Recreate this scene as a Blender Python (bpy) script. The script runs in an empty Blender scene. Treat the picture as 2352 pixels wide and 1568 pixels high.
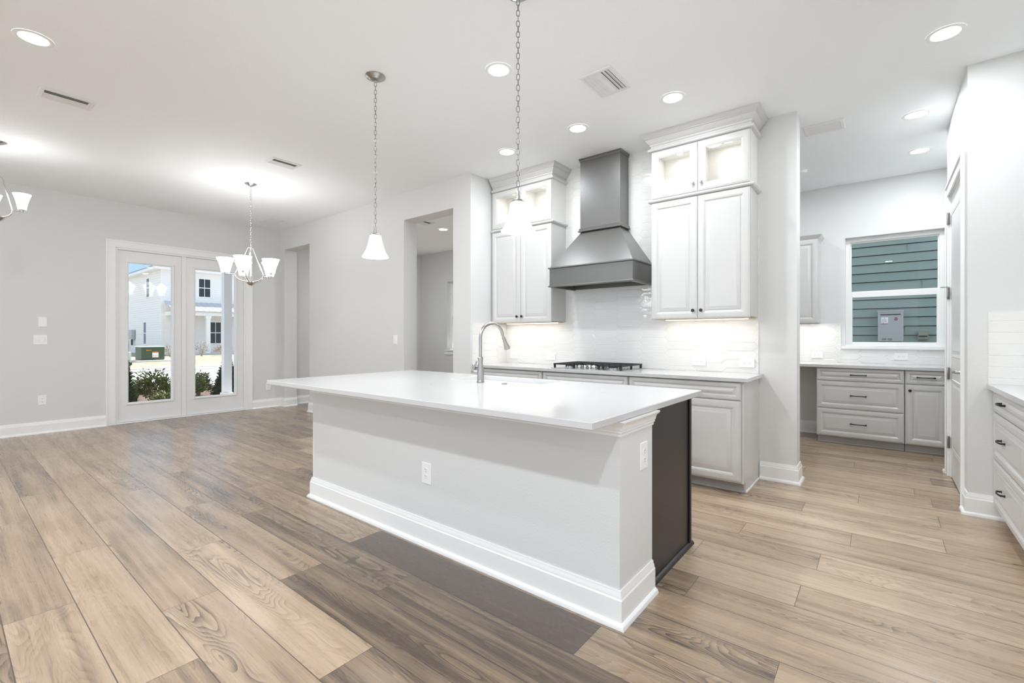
import bpy, bmesh, math, random
from mathutils import Vector, Matrix
random.seed(7)
SC = bpy.context.scene
COL = SC.collection
PI = math.pi

# ------------------------------------------------------------------ camera, world, sun, exposure
F_PX, YAW, HORIZON_PX, EYE = 1062.0, math.radians(38.7), 773.0, 1.22
CZ = 3.085                                   # ceiling height
cd = bpy.data.cameras.new('camera'); cam = bpy.data.objects.new('camera', cd); COL.objects.link(cam)
cd.sensor_width = 36.0; cd.lens = F_PX / 2352 * 36; cd.shift_y = -(784 - HORIZON_PX) / 2352
cd.clip_start = 0.05; cd.clip_end = 300
cam.location = (0, 0, EYE); cam.rotation_euler = (PI / 2, 0, YAW)
SC.camera = cam

world = bpy.data.worlds.new('world'); SC.world = world; world.use_nodes = True
wn = world.node_tree.nodes; wl = world.node_tree.links
# partly cloudy sky: clear blue to the west and north, unseen bright cloud added behind the camera to light the room
SKY_BLUE_LOW, SKY_BLUE_HIGH, FILL_CLOUD = (0.155, 0.245, 0.34, 1), (0.16, 0.22, 0.32, 1), (0.42, 0.445, 0.48, 1)
tc = wn.new('ShaderNodeTexCoord'); sx = wn.new('ShaderNodeSeparateXYZ'); wl.new(tc.outputs['Generated'], sx.inputs[0])
grad = wn.new('ShaderNodeMixRGB'); grad.inputs[1].default_value = SKY_BLUE_LOW; grad.inputs[2].default_value = SKY_BLUE_HIGH
wl.new(sx.outputs[2], grad.inputs[0])
dt = wn.new('ShaderNodeVectorMath'); dt.operation = 'DOT_PRODUCT'; dt.inputs[1].default_value = (0.65, -0.85, -0.10); wl.new(tc.outputs['Generated'], dt.inputs[0])
cn = wn.new('ShaderNodeTexNoise'); cn.inputs['Scale'].default_value = 2.5; cn.inputs['Detail'].default_value = 4; wl.new(tc.outputs['Generated'], cn.inputs['Vector'])
ad = wn.new('ShaderNodeMath'); ad.operation = 'MULTIPLY_ADD'; ad.inputs[1].default_value = 0.5; wl.new(cn.outputs['Fac'], ad.inputs[0]); wl.new(dt.outputs['Value'], ad.inputs[2])
mr = wn.new('ShaderNodeMapRange'); mr.interpolation_type = 'SMOOTHSTEP'; mr.inputs['From Min'].default_value = 0.55; mr.inputs['From Max'].default_value = 1.05; wl.new(ad.outputs[0], mr.inputs['Value'])
cm = wn.new('ShaderNodeMixRGB'); cm.inputs[2].default_value = FILL_CLOUD; wl.new(mr.outputs[0], cm.inputs[0]); wl.new(grad.outputs[0], cm.inputs[1])
wl.new(cm.outputs[0], wn['Background'].inputs['Color']); wn['Background'].inputs['Strength'].default_value = 1.0
sd = bpy.data.lights.new('sun', 'SUN'); sun = bpy.data.objects.new('sun', sd); COL.objects.link(sun)
sd.energy = 3.0; sd.angle = math.radians(3); sd.color = (1.0, 0.96, 0.9)
sun.rotation_euler = Vector((0.3, -1.0, -1.5)).to_track_quat('-Z', 'Y').to_euler()

SC.view_settings.view_transform = 'Standard'; SC.view_settings.look = 'None'
SC.view_settings.exposure = 1.70; SC.view_settings.gamma = 1.0; SC.view_settings.use_curve_mapping = False
cy = SC.cycles
cy.max_bounces = 10; cy.diffuse_bounces = 6; cy.glossy_bounces = 4; cy.transmission_bounces = 4; cy.transparent_max_bounces = 12
cy.caustics_reflective = False; cy.caustics_refractive = False; cy.sample_clamp_indirect = 6.0
cy.use_denoising = True; cy.use_light_tree = True
CAN_W, PEND_W, CHAND_W, STRIP_W, PUCK_W = 11.5, 1.8, 0.32, 0.36, 0.12

# ------------------------------------------------------------------ materials
def srgb(r, g, b):
    f = lambda c: (c / 255 / 12.92) if c <= 10 else ((c / 255 + 0.055) / 1.055) ** 2.4
    return (f(r), f(g), f(b), 1)
def newmat(name):
    m = bpy.data.materials.new(name); m.use_nodes = True
    nt = m.node_tree
    return m, nt, nt.nodes['Principled BSDF']
def N(nt, typ, **kw):
    n = nt.nodes.new(typ)
    for k, v in kw.items(): setattr(n, k, v)
    return n
def setv(n, **kw):
    for k, v in kw.items():
        n.inputs[k.replace('_', ' ')].default_value = v
def objcoord(nt):
    return N(nt, 'ShaderNodeNewGeometry').outputs['Position']
def noise(nt, vec, scale, detail=2.0, rough=0.5, dist=0.0):
    n = N(nt, 'ShaderNodeTexNoise'); setv(n, Scale=scale, Detail=detail, Roughness=rough, Distortion=dist)
    nt.links.new(vec, n.inputs['Vector'])
    return n
def bump(nt, b, height, strength, dist=0.002):
    n = N(nt, 'ShaderNodeBump'); setv(n, Strength=strength, Distance=dist)
    nt.links.new(height, n.inputs['Height']); nt.links.new(n.outputs[0], b.inputs['Normal'])
    return n
def paint(name, col, rough=0.5, bscale=0, bstr=0.3, bdist=0.002, detail=3, metallic=0.0, spec=0.5, var=0.0):
    m, nt, b = newmat(name)
    setv(b, Base_Color=col, Roughness=rough, Metallic=metallic)
    b.inputs['Specular IOR Level'].default_value = spec
    if bscale:
        n = noise(nt, objcoord(nt), bscale, detail)
        bump(nt, b, n.outputs['Fac'], bstr, bdist)
    if var:
        n = noise(nt, objcoord(nt), 3.0, 4)
        mx = N(nt, 'ShaderNodeMixRGB', blend_type='MULTIPLY'); mx.inputs[0].default_value = 1.0
        mx.inputs[1].default_value = col
        r = N(nt, 'ShaderNodeMapRange'); setv(r, To_Min=1 - var, To_Max=1 + var)
        nt.links.new(n.outputs['Fac'], r.inputs['Value']); nt.links.new(r.outputs[0], mx.inputs[2])
        nt.links.new(mx.outputs[0], b.inputs['Base Color'])
    return m
def emis(name, col, strength, base=(0.9, 0.9, 0.9, 1)):
    m, nt, b = newmat(name)
    setv(b, Base_Color=base, Roughness=0.4, Emission_Color=col, Emission_Strength=strength)
    return m
def metal(name, col, rough, aniso=0.0):
    m, nt, b = newmat(name)
    setv(b, Base_Color=col, Roughness=rough, Metallic=1.0, Anisotropic=aniso)
    return m
def glass(name, tint=(1, 1, 1, 1), ior=1.5):
    m = bpy.data.materials.new(name); m.use_nodes = True; nt = m.node_tree; nt.nodes.clear()
    o = N(nt, 'ShaderNodeOutputMaterial'); t = N(nt, 'ShaderNodeBsdfTransparent'); g = N(nt, 'ShaderNodeBsdfGlossy')
    t.inputs[0].default_value = tint; g.inputs['Roughness'].default_value = 0.0
    fr = N(nt, 'ShaderNodeFresnel'); fr.inputs[0].default_value = ior
    mx = N(nt, 'ShaderNodeMixShader')
    ge = N(nt, 'ShaderNodeNewGeometry'); iv = N(nt, 'ShaderNodeMath', operation='SUBTRACT'); iv.inputs[0].default_value = 1.0
    mu = N(nt, 'ShaderNodeMath', operation='MULTIPLY')
    nt.links.new(ge.outputs['Backfacing'], iv.inputs[1]); nt.links.new(iv.outputs[0], mu.inputs[0]); nt.links.new(fr.outputs[0], mu.inputs[1])
    nt.links.new(mu.outputs[0], mx.inputs[0]); nt.links.new(t.outputs[0], mx.inputs[1]); nt.links.new(g.outputs[0], mx.inputs[2])
    nt.links.new(mx.outputs[0], o.inputs[0])
    return m

M = {}
M['wall'] = paint('wall_paint', (0.715, 0.718, 0.712, 1), 0.55, 130, 0.35, 0.0025, spec=0.3)
M['ceil'] = paint('ceiling_paint', (0.91, 0.93, 0.945, 1), 0.7, 55, 0.4, 0.004, 4, spec=0.2)
M['trim'] = paint('white_trim', (0.88, 0.88, 0.875, 1), 0.35)
M['door'] = paint('white_door', (0.84, 0.84, 0.835, 1), 0.32)
M['cab'] = paint('grey_cabinet_paint', (0.62, 0.615, 0.605, 1), 0.32)
M['cabin'] = paint('cabinet_interior', (0.80, 0.79, 0.76, 1), 0.4)
M['dark'] = paint('charcoal_paint', (0.058, 0.055, 0.050, 1), 0.45, var=0.10, spec=0.8)
_b = M['dark'].node_tree.nodes['Principled BSDF']; _b.inputs['Coat Weight'].default_value = 1.0; _b.inputs['Coat Roughness'].default_value = 0.36; _b.inputs['Coat IOR'].default_value = 1.7
M['panel'] = paint('espresso_panel', (0.022, 0.019, 0.018, 1), 0.35, var=0.25)
M['toe'] = paint('grey_toe_kick', (0.42, 0.41, 0.40, 1), 0.45)
M['plate'] = paint('white_plastic', (0.89, 0.89, 0.89, 1), 0.3)
M['slot'] = paint('dark_slot', (0.08, 0.08, 0.08, 1), 0.6)
M['nickel'] = metal('brushed_nickel', (0.42, 0.405, 0.385, 1), 0.28, 0.4)
M['chainm'] = metal('dark_nickel_chain', (0.30, 0.285, 0.27, 1), 0.30)
M['chrome'] = metal('polished_nickel', (0.60, 0.59, 0.58, 1), 0.14)
M['steel'] = metal('stainless_steel', (0.60, 0.60, 0.60, 1), 0.25)
M['black'] = paint('black_metal', (0.012, 0.012, 0.012, 1), 0.38)
M['iron'] = paint('cast_iron', (0.014, 0.014, 0.015, 1), 0.5, 300, 0.2)
M['shade'] = emis('frosted_glass_shade', (1, 0.99, 0.98, 1), 2.0)
def mk_pshade():
    m, nt, b = newmat('frosted_pendant_glass'); setv(b, Base_Color=(0.85, 0.85, 0.84, 1), Roughness=0.35, Emission_Color=(1, 0.99, 0.97, 1))
    sp_ = N(nt, 'ShaderNodeSeparateXYZ'); nt.links.new(objcoord(nt), sp_.inputs[0])
    rp = N(nt, 'ShaderNodeValToRGB'); el = rp.color_ramp.elements        # brightest round the bulb
    el[0].position = 0.0; el[0].color = (1.1, 1.1, 1.1, 1); el[1].position = 1.0; el[1].color = (0.40, 0.40, 0.40, 1)
    e2 = el.new(0.38); e2.color = (2.2, 2.2, 2.2, 1)
    mr_ = N(nt, 'ShaderNodeMapRange'); setv(mr_, From_Min=1.79, From_Max=1.945); b.inputs['Emission Color'].default_value = (1, .99, .97, 1); nt.links.new(sp_.outputs[2], mr_.inputs['Value'])
    nt.links.new(mr_.outputs[0], rp.inputs[0]); nt.links.new(rp.outputs[0], b.inputs['Emission Strength'])
    return m
M['pshade'] = mk_pshade()
M['bulb'] = emis('lamp_bulb', (1, 0.97, 0.92, 1), 6.0)
M['lens'] = emis('downlight_lens', (1, 0.98, 0.95, 1), 5.0)
M['strip'] = emis('light_strip', (1, 0.92, 0.80, 1), 1.2)
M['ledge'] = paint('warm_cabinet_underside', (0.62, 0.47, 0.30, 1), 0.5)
M['glass'] = glass('clear_glass')
M['vent'] = paint('white_vent_metal', (0.80, 0.80, 0.80, 1), 0.4)
M['ventdark'] = paint('dark_duct', (0.30, 0.30, 0.30, 1), 0.8)
M['grout'] = paint('white_grout', (0.70, 0.69, 0.67, 1), 0.8)

def mk_tile():
    m, nt, b = newmat('white_glazed_tile')
    setv(b, Base_Color=(0.80, 0.795, 0.78, 1), Roughness=0.09)
    p = objcoord(nt)
    n = noise(nt, p, 14, 2, 0.5); mp = N(nt, 'ShaderNodeMapping'); mp.inputs['Scale'].default_value = (1.0, 1.0, 2.2)
    nt.links.new(p, mp.inputs[0]); nt.links.new(mp.outputs[0], n.inputs['Vector'])
    bump(nt, b, n.outputs['Fac'], 0.34, 0.005)
    return m
M['tile'] = mk_tile()

def mk_quartz():
    m, nt, b = newmat('white_quartz')
    setv(b, Roughness=0.15)
    p = objcoord(nt)
    n1 = noise(nt, p, 1.3, 6, 0.62, 1.8)
    sub = N(nt, 'ShaderNodeMath', operation='SUBTRACT'); sub.inputs[1].default_value = 0.5
    ab = N(nt, 'ShaderNodeMath', operation='ABSOLUTE')
    nt.links.new(n1.outputs['Fac'], sub.inputs[0]); nt.links.new(sub.outputs[0], ab.inputs[0])
    r = N(nt, 'ShaderNodeMapRange'); setv(r, From_Min=0.0, From_Max=0.012, To_Min=1.0, To_Max=0.0)
    nt.links.new(ab.outputs[0], r.inputs['Value'])
    n2 = noise(nt, p, 2.6, 3)
    r2 = N(nt, 'ShaderNodeMapRange'); setv(r2, From_Min=0.5, From_Max=0.68, To_Min=0.0, To_Max=0.5)
    nt.links.new(n2.outputs['Fac'], r2.inputs['Value'])
    mu = N(nt, 'ShaderNodeMath', operation='MULTIPLY'); nt.links.new(r.outputs[0], mu.inputs[0]); nt.links.new(r2.outputs[0], mu.inputs[1])
    mx = N(nt, 'ShaderNodeMixRGB'); mx.inputs[1].default_value = (0.58, 0.58, 0.58, 1); mx.inputs[2].default_value = (0.45, 0.43, 0.41, 1)
    nt.links.new(mu.outputs[0], mx.inputs[0]); nt.links.new(mx.outputs[0], b.inputs['Base Color'])
    return m
M['quartz'] = mk_quartz()

def mk_floor():
    m, nt, b = newmat('oak_plank_floor'); b.inputs['Specular IOR Level'].default_value = 0.7; b.inputs['Coat Weight'].default_value = 0.30; b.inputs['Coat Roughness'].default_value = 0.34
    L = nt.links.new
    uv = N(nt, 'ShaderNodeUVMap'); uv.uv_map = 'plank'
    at = N(nt, 'ShaderNodeAttribute'); at.attribute_name = 'plank_seed'
    sp = N(nt, 'ShaderNodeSeparateColor'); L(at.outputs['Color'], sp.inputs[0])   # tone, seed, grain strength
    suv = N(nt, 'ShaderNodeSeparateXYZ'); L(uv.outputs[0], suv.inputs[0])
    seedoff = N(nt, 'ShaderNodeMath', operation='MULTIPLY'); seedoff.inputs[1].default_value = 97.0; L(sp.outputs[1], seedoff.inputs[0])
    def coord(sx, sy):
        c = N(nt, 'ShaderNodeCombineXYZ')
        mx_ = N(nt, 'ShaderNodeMath', operation='MULTIPLY'); mx_.inputs[1].default_value = sx; L(suv.outputs[0], mx_.inputs[0])
        my_ = N(nt, 'ShaderNodeMath', operation='MULTIPLY'); my_.inputs[1].default_value = sy; L(suv.outputs[1], my_.inputs[0])
        L(mx_.outputs[0], c.inputs[0]); L(my_.outputs[0], c.inputs[1]); L(seedoff.outputs[0], c.inputs[2])
        return c.outputs[0]
    n1 = noise(nt, coord(0.95, 6.0), 1.0, 2.0, 0.40, 0.25)
    k = N(nt, 'ShaderNodeMath', operation='MULTIPLY'); k.inputs[1].default_value = 36.0; L(n1.outputs['Fac'], k.inputs[0])
    fr = N(nt, 'ShaderNodeMath', operation='FRACT'); L(k.outputs[0], fr.inputs[0])
    pw = N(nt, 'ShaderNodeMath', operation='POWER'); pw.inputs[1].default_value = 2.2; L(fr.outputs[0], pw.inputs[0])
    # where the cathedral figure shows: a band that wanders along the plank
    nb = noise(nt, coord(0.7, 9.0), 1.0, 1.0)
    rb = N(nt, 'ShaderNodeMapRange'); setv(rb, From_Min=0.40, From_Max=0.58, To_Min=0.0, To_Max=1.0); L(nb.outputs['Fac'], rb.inputs['Value'])
    g1 = N(nt, 'ShaderNodeMath', operation='MULTIPLY'); L(pw.outputs[0], g1.inputs[0]); L(rb.outputs[0], g1.inputs[1])
    g2 = N(nt, 'ShaderNodeMath', operation='MULTIPLY'); L(g1.outputs[0], g2.inputs[0]); L(sp.outputs[2], g2.inputs[1])
    # fine straight grain and soft streaks
    nf = noise(nt, coord(3.5, 150.0), 1.0, 4.0, 0.65, 0.3)
    ns = noise(nt, coord(0.8, 22.0), 1.0, 4.0, 0.55, 0.5)
    nk = noise(nt, coord(2.2, 5.0), 1.0, 3.0, 0.5)
    # plank tone
    ramp = N(nt, 'ShaderNodeValToRGB')
    e = ramp.color_ramp.elements
    e[0].position = 0.0; e[0].color = (0.100, 0.070, 0.050, 1)
    e[1].position = 1.0; e[1].color = (0.560, 0.430, 0.305, 1)
    mid = ramp.color_ramp.elements.new(0.5); mid.color = (0.368, 0.262, 0.173, 1)
    t1 = N(nt, 'ShaderNodeMapRange'); setv(t1, From_Min=0.25, From_Max=0.75, To_Min=-0.24, To_Max=0.24); L(ns.outputs['Fac'], t1.inputs['Value'])
    t2 = N(nt, 'ShaderNodeMapRange'); setv(t2, From_Min=0.25, From_Max=0.75, To_Min=-0.10, To_Max=0.10); L(nf.outputs['Fac'], t2.inputs['Value'])
    t3 = N(nt, 'ShaderNodeMapRange'); setv(t3, From_Min=0.25, From_Max=0.75, To_Min=-0.12, To_Max=0.12); L(nk.outputs['Fac'], t3.inputs['Value'])
    def add(a, c, op='ADD'):
        x = N(nt, 'ShaderNodeMath', operation=op); L(a, x.inputs[0]); L(c, x.inputs[1]); return x.outputs[0]
    gm = N(nt, 'ShaderNodeMath', operation='MULTIPLY'); gm.inputs[1].default_value = 0.55; L(g2.outputs[0], gm.inputs[0])
    vk = noise(nt, coord(9.0, 40.0), 1.0, 1.0)
    fk = N(nt, 'ShaderNodeMapRange'); setv(fk, From_Min=0.76, From_Max=0.82, To_Min=0.0, To_Max=0.45); L(vk.outputs['Fac'], fk.inputs['Value'])
    g2x = add(gm.outputs[0], fk.outputs[0])
    tone = add(add(add(add(sp.outputs[0], t1.outputs[0]), t2.outputs[0]), t3.outputs[0]), g2x, 'SUBTRACT')
    L(tone, ramp.inputs[0])
    # dark line along the plank edges (uv in metres)
    def edge(out, size, wpx):
        a = N(nt, 'ShaderNodeMath', operation='SUBTRACT'); a.inputs[1].default_value = size / 2; L(out, a.inputs[0])
        c = N(nt, 'ShaderNodeMath', operation='ABSOLUTE'); L(a.outputs[0], c.inputs[0])
        r = N(nt, 'ShaderNodeMapRange'); setv(r, From_Min=size / 2 - wpx, From_Max=size / 2 - wpx * 0.4, To_Min=0.0, To_Max=1.0); L(c.outputs[0], r.inputs['Value'])
        return r.outputs[0]
    mxm = N(nt, 'ShaderNodeMath', operation='MAXIMUM'); L(edge(suv.outputs[0], PL, 0.0021), mxm.inputs[0]); L(edge(suv.outputs[1], PW, 0.0028), mxm.inputs[1])
    mc = N(nt, 'ShaderNodeMixRGB', blend_type='MIX'); mc.inputs[2].default_value = (0.045, 0.033, 0.025, 1)
    ms = N(nt, 'ShaderNodeMath', operation='MULTIPLY'); ms.inputs[1].default_value = 0.88; L(mxm.outputs[0], ms.inputs[0])
    L(ms.outputs[0], mc.inputs[0]); L(ramp.outputs[0], mc.inputs[1]); L(mc.outputs[0], b.inputs['Base Color'])
    rr = N(nt, 'ShaderNodeMapRange'); setv(rr, From_Min=0.2, From_Max=0.8, To_Min=0.22, To_Max=0.36); L(nf.outputs['Fac'], rr.inputs['Value'])
    L(rr.outputs[0], b.inputs['Roughness'])
    hs = add(nf.outputs['Fac'], g2.outputs[0], 'SUBTRACT')
    hs2 = add(hs, mxm.outputs[0], 'SUBTRACT')
    bump(nt, b, hs2, 0.25, 0.0012)
    return m
PW, PL = 0.2255, 1.535
M['floor'] = mk_floor()

def mk_siding(name, c1, scale=(0.6, 14.0, 14.0), amt=0.12):
    m, nt, b = newmat(name); setv(b, Roughness=0.6)
    p = objcoord(nt); mp = N(nt, 'ShaderNodeMapping'); mp.inputs['Scale'].default_value = scale
    nt.links.new(p, mp.inputs[0]); n = noise(nt, mp.outputs[0], 4, 4)
    mx = N(nt, 'ShaderNodeMixRGB'); mx.inputs[1].default_value = [c * (1 - amt) for c in c1[:3]] + [1]; mx.inputs[2].default_value = [min(1, c * (1 + amt)) for c in c1[:3]] + [1]
    nt.links.new(n.outputs['Fac'], mx.inputs[0]); nt.links.new(mx.outputs[0], b.inputs['Base Color'])
    bump(nt, b, n.outputs['Fac'], 0.3, 0.004)
    return m
M['siding'] = mk_siding('white_lap_siding', (0.86, 0.86, 0.855), amt=0.03)
M['teal'] = mk_siding('green_grey_lap_siding', (0.235, 0.315, 0.28))
def mk_ground(name, ca, cb, scale):
    m, nt, b = newmat(name); setv(b, Roughness=0.95)
    n = noise(nt, objcoord(nt), scale, 8, 0.7)
    rp = N(nt, 'ShaderNodeValToRGB'); rp.color_ramp.elements[0].position = 0.35; rp.color_ramp.elements[1].position = 0.68
    rp.color_ramp.elements[0].color = ca; rp.color_ramp.elements[1].color = cb
    nt.links.new(n.outputs['Fac'], rp.inputs[0]); nt.links.new(rp.outputs[0], b.inputs['Base Color'])
    bump(nt, b, n.outputs['Fac'], 0.8, 0.03)
    return m
M['lawn'] = mk_ground('dormant_lawn', (0.24, 0.22, 0.13, 1), (0.44, 0.40, 0.33, 1), 1.6)
M['mulch'] = mk_ground('mulch', (0.05, 0.035, 0.025, 1), (0.26, 0.19, 0.14, 1), 14)
M['road'] = mk_ground('pale_asphalt', (0.50, 0.50, 0.51, 1), (0.62, 0.62, 0.63, 1), 3)
M['conc'] = mk_ground('concrete', (0.66, 0.65, 0.63, 1), (0.78, 0.77, 0.75, 1), 5)
M['roofm'] = paint('grey_metal_roof', (0.55, 0.58, 0.62, 1), 0.45)
M['shing'] = paint('dark_shingle', (0.10, 0.11, 0.13, 1), 0.8)
M['winglass'] = paint('dark_window_pane', (0.03, 0.035, 0.035, 1), 0.05)
M['green'] = paint('green_enamel', (0.045, 0.085, 0.04, 1), 0.45)
M['padgreen'] = paint('pale_green_plastic', (0.52, 0.60, 0.52, 1), 0.5)
M['orange'] = paint('orange_lettering', (0.70, 0.20, 0.03, 1), 0.5)
M['red'] = paint('red_print', (0.50, 0.03, 0.02, 1), 0.5)
M['maroon'] = paint('dark_red_badge', (0.12, 0.008, 0.008, 1), 0.3)
M['white'] = paint('white_print', (0.85, 0.85, 0.84, 1), 0.5)
M['greym'] = paint('grey_enamel', (0.40, 0.42, 0.42, 1), 0.35)
M['olive'] = paint('olive_plastic', (0.26, 0.27, 0.20, 1), 0.5)
M['galv'] = metal('galvanised_steel', (0.5, 0.5, 0.5, 1), 0.4)
def mk_leaf(name, ca, cb):
    m, nt, b = newmat(name); setv(b, Roughness=0.5)
    n = noise(nt, objcoord(nt), 9, 3)
    mx = N(nt, 'ShaderNodeMixRGB'); mx.inputs[1].default_value = ca; mx.inputs[2].default_value = cb
    nt.links.new(n.outputs['Fac'], mx.inputs[0]); nt.links.new(mx.outputs[0], b.inputs['Base Color'])
    return m
M['leaf'] = mk_leaf('shrub_leaf', (0.05, 0.075, 0.025, 1), (0.22, 0.25, 0.09, 1))
M['conifer'] = mk_leaf('conifer_needle', (0.02, 0.045, 0.02, 1), (0.07, 0.11, 0.05, 1))
M['twig'] = mk_leaf('dry_twig', (0.25, 0.17, 0.11, 1), (0.45, 0.36, 0.26, 1))

# ------------------------------------------------------------------ mesh helpers
ORG = {}
class Fr:
    """local frame: u to the right, v up, w out of the face"""
    def __init__(s, o, u, v, w): s.o, s.u, s.v, s.w = Vector(o), Vector(u), Vector(v), Vector(w)
    def __call__(s, a, b, c=0.0): return s.o + s.u * a + s.v * b + s.w * c
def south(x, y, z): return Fr((x, y, z), (1, 0, 0), (0, 0, 1), (0, -1, 0))     # face looks to -Y
def west(x, y, z): return Fr((x, y, z), (0, -1, 0), (0, 0, 1), (-1, 0, 0))     # face looks to -X
def east(x, y, z): return Fr((x, y, z), (0, 1, 0), (0, 0, 1), (1, 0, 0))       # face looks to +X
def down(x, y, z): return Fr((x, y, z), (1, 0, 0), (0, -1, 0), (0, 0, -1))     # face looks down
def up(x, y, z): return Fr((x, y, z), (1, 0, 0), (0, 1, 0), (0, 0, 1))

class MB:
    def __init__(s): s.bm = bmesh.new()
    def faces(s, pts, fs):
        vs = [s.bm.verts.new(p) for p in pts]
        for f in fs:
            try: s.bm.faces.new([vs[i] for i in f])
            except ValueError: pass
        return s
    def box(s, x0, y0, z0, x1, y1, z1, bev=0.0):
        return s.fbox(Fr((0, 0, 0), (1, 0, 0), (0, 1, 0), (0, 0, 1)), x0, y0, z0, x1, y1, z1, bev)
    def fbox(s, fr, a0, b0, c0, a1, b1, c1, bev=0.0):
        if a0 > a1: a0, a1 = a1, a0
        if b0 > b1: b0, b1 = b1, b0
        if c0 > c1: c0, c1 = c1, c0
        t = bmesh.new()
        vs = [t.verts.new(fr(a, b, c)) for c in (c0, c1) for b in (b0, b1) for a in (a0, a1)]
        for f in ((0, 2, 3, 1), (4, 5, 7, 6), (0, 1, 5, 4), (2, 6, 7, 3), (0, 4, 6, 2), (1, 3, 7, 5)): t.faces.new([vs[i] for i in f])
        if bev: bmesh.ops.bevel(t, geom=t.edges[:], offset=bev, segments=2, affect='EDGES', profile=0.5)
        s.join(t); return s
    def join(s, t):
        t.verts.index_update(); vs = [s.bm.verts.new(v.co) for v in t.verts]
        for f in t.faces:
            try: s.bm.faces.new([vs[v.index] for v in f.verts])
            except ValueError: pass
        t.free()
    def rings(s, rs, close=True, cap0=False, cap1=False, loop=False):
        vv = [[s.bm.verts.new(p) for p in r] for r in rs]
        n = len(vv[0]); m = len(vv)
        for i in range(m if loop else m - 1):
            a, b = vv[i], vv[(i + 1) % m]
            for j in range(n if close else n - 1):
                k = (j + 1) % n
                try: s.bm.faces.new((a[j], a[k], b[k], b[j]))
                except ValueError: pass
        if cap0: s.bm.faces.new(vv[0][::-1])
        if cap1: s.bm.faces.new(vv[-1])
        return s
    def lathe(s, prof, c=(0, 0, 0), seg=24, axis=(0, 0, 1), cap0=True, cap1=True):
        ax = Vector(axis).normalized(); q = Vector((0, 0, 1)).rotation_difference(ax); c = Vector(c)
        rs = []
        for r, z in prof:
            r = max(r, 1e-4)
            rs.append([c + q @ Vector((r * math.cos(2 * PI * i / seg), r * math.sin(2 * PI * i / seg), z)) for i in range(seg)])
        return s.rings(rs, True, cap0, cap1)
    def tube(s, pts, r, seg=10, closed=False, caps=True):
        pts = [Vector(p) for p in pts]; n = len(pts); rs = []
        rad = r if isinstance(r, (list, tuple)) else [r] * n
        prev = None
        for i, p in enumerate(pts):
            a = pts[(i - 1) % n] if (closed or i > 0) else p
            b = pts[(i + 1) % n] if (closed or i < n - 1) else p
            t = (b - a).normalized()
            if prev is None:
                ref = Vector((0, 0, 1)) if abs(t.z) < 0.9 else Vector((1, 0, 0))
                u = t.cross(ref).normalized()
            else:
                u = (prev - t * prev.dot(t)).normalized()
            prev = u; v = t.cross(u)
            rs.append([p + (u * math.cos(2 * PI * k / seg) + v * math.sin(2 * PI * k / seg)) * rad[i] for k in range(seg)])
        return s.rings(rs, True, caps and not closed, caps and not closed, closed)
    def sweep(s, path, prof, closed=False, z0=0.0):
        """moulding: profile (out, z) swept along a level path; 'out' is to the right of travel"""
        P = [Vector((p[0], p[1])) for p in path]; n = len(P); rs = []
        for i in range(n):
            d0 = (P[i] - P[i - 1]).normalized() if (closed or i > 0) else None
            d1 = (P[(i + 1) % n] - P[i]).normalized() if (closed or i < n - 1) else None
            if d0 is None: d0 = d1
            if d1 is None: d1 = d0
            n0 = Vector((d0.y, -d0.x)); n1 = Vector((d1.y, -d1.x))
            m = (n0 + n1); m = m / max(1e-6, m.dot(n0))
            rs.append([Vector((P[i].x + m.x * o, P[i].y + m.y * o, z0 + z)) for o, z in prof])
        return s.rings(rs, True, not closed, not closed, closed)
    def panel(s, fr, a0, b0, a1, b1, prof, k=1.0, hole=False):
        """raised or framed panel: rectangles inset step by step, prof = (inset, out)"""
        rs = []
        for i, w in prof:
            i *= k
            rs.append([fr(a0 + i, b0 + i, w), fr(a1 - i, b0 + i, w), fr(a1 - i, b1 - i, w), fr(a0 + i, b1 - i, w)])
        if hole: return s.rings(rs, True, False, False, True)
        return s.rings(rs, True, True, True)
    def build(s, name, mat, parent=None, smooth=0, loc=None):
        bmesh.ops.recalc_face_normals(s.bm, faces=s.bm.faces[:])
        me = bpy.data.meshes.new(name); s.bm.to_mesh(me); s.bm.free()
        return link_mesh(me, name, mat, parent, smooth, loc)
def link_mesh(me, name, mat, parent=None, smooth=0, loc=None):
    o = bpy.data.objects.new(name, me); COL.objects.link(o)
    if parent is not None:
        org = ORG[parent.name]; o.parent = parent
    elif loc is not None: org = Vector(loc); o.location = org
    else:
        xs = [v.co for v in me.vertices]
        org = Vector(((min(v.x for v in xs) + max(v.x for v in xs)) / 2, (min(v.y for v in xs) + max(v.y for v in xs)) / 2, min(v.z for v in xs)))
        o.location = org
    me.transform(Matrix.Translation(-org)); ORG[o.name] = org
    me.materials.append(M[mat] if isinstance(mat, str) else mat)
    if smooth:
        for p in me.polygons: p.use_smooth = True
        me.set_sharp_from_angle(angle=math.radians(smooth))
    return o
def tag(o, label=None, cat=None, group=None, kind=None):
    if label: o['label'] = label
    if cat: o['category'] = cat
    if group: o['group'] = group
    if kind: o['kind'] = kind
    return o
def thing(name, label, cat, loc, group=None, kind=None):
    o = bpy.data.objects.new(name, None); COL.objects.link(o); o.empty_display_size = 0.1
    o.location = loc; ORG[o.name] = Vector(loc)
    return tag(o, label, cat, group, kind)
def struct(mb, name, mat, label=None, parent=None, smooth=0):
    o = mb.build(name, mat, parent, smooth)
    if parent is None: tag(o, label, None, None, 'structure')
    return o
def copy_tree(o, loc, label, group=None):
    c = o.copy(); COL.objects.link(c); c.location = loc; ORG[c.name] = Vector(loc)
    c['label'] = label
    if group: c['group'] = group
    def rec(src, dst):
        for ch in src.children:
            d = ch.copy(); COL.objects.link(d); d.parent = dst; rec(ch, d)
    rec(o, c)
    return c
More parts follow.
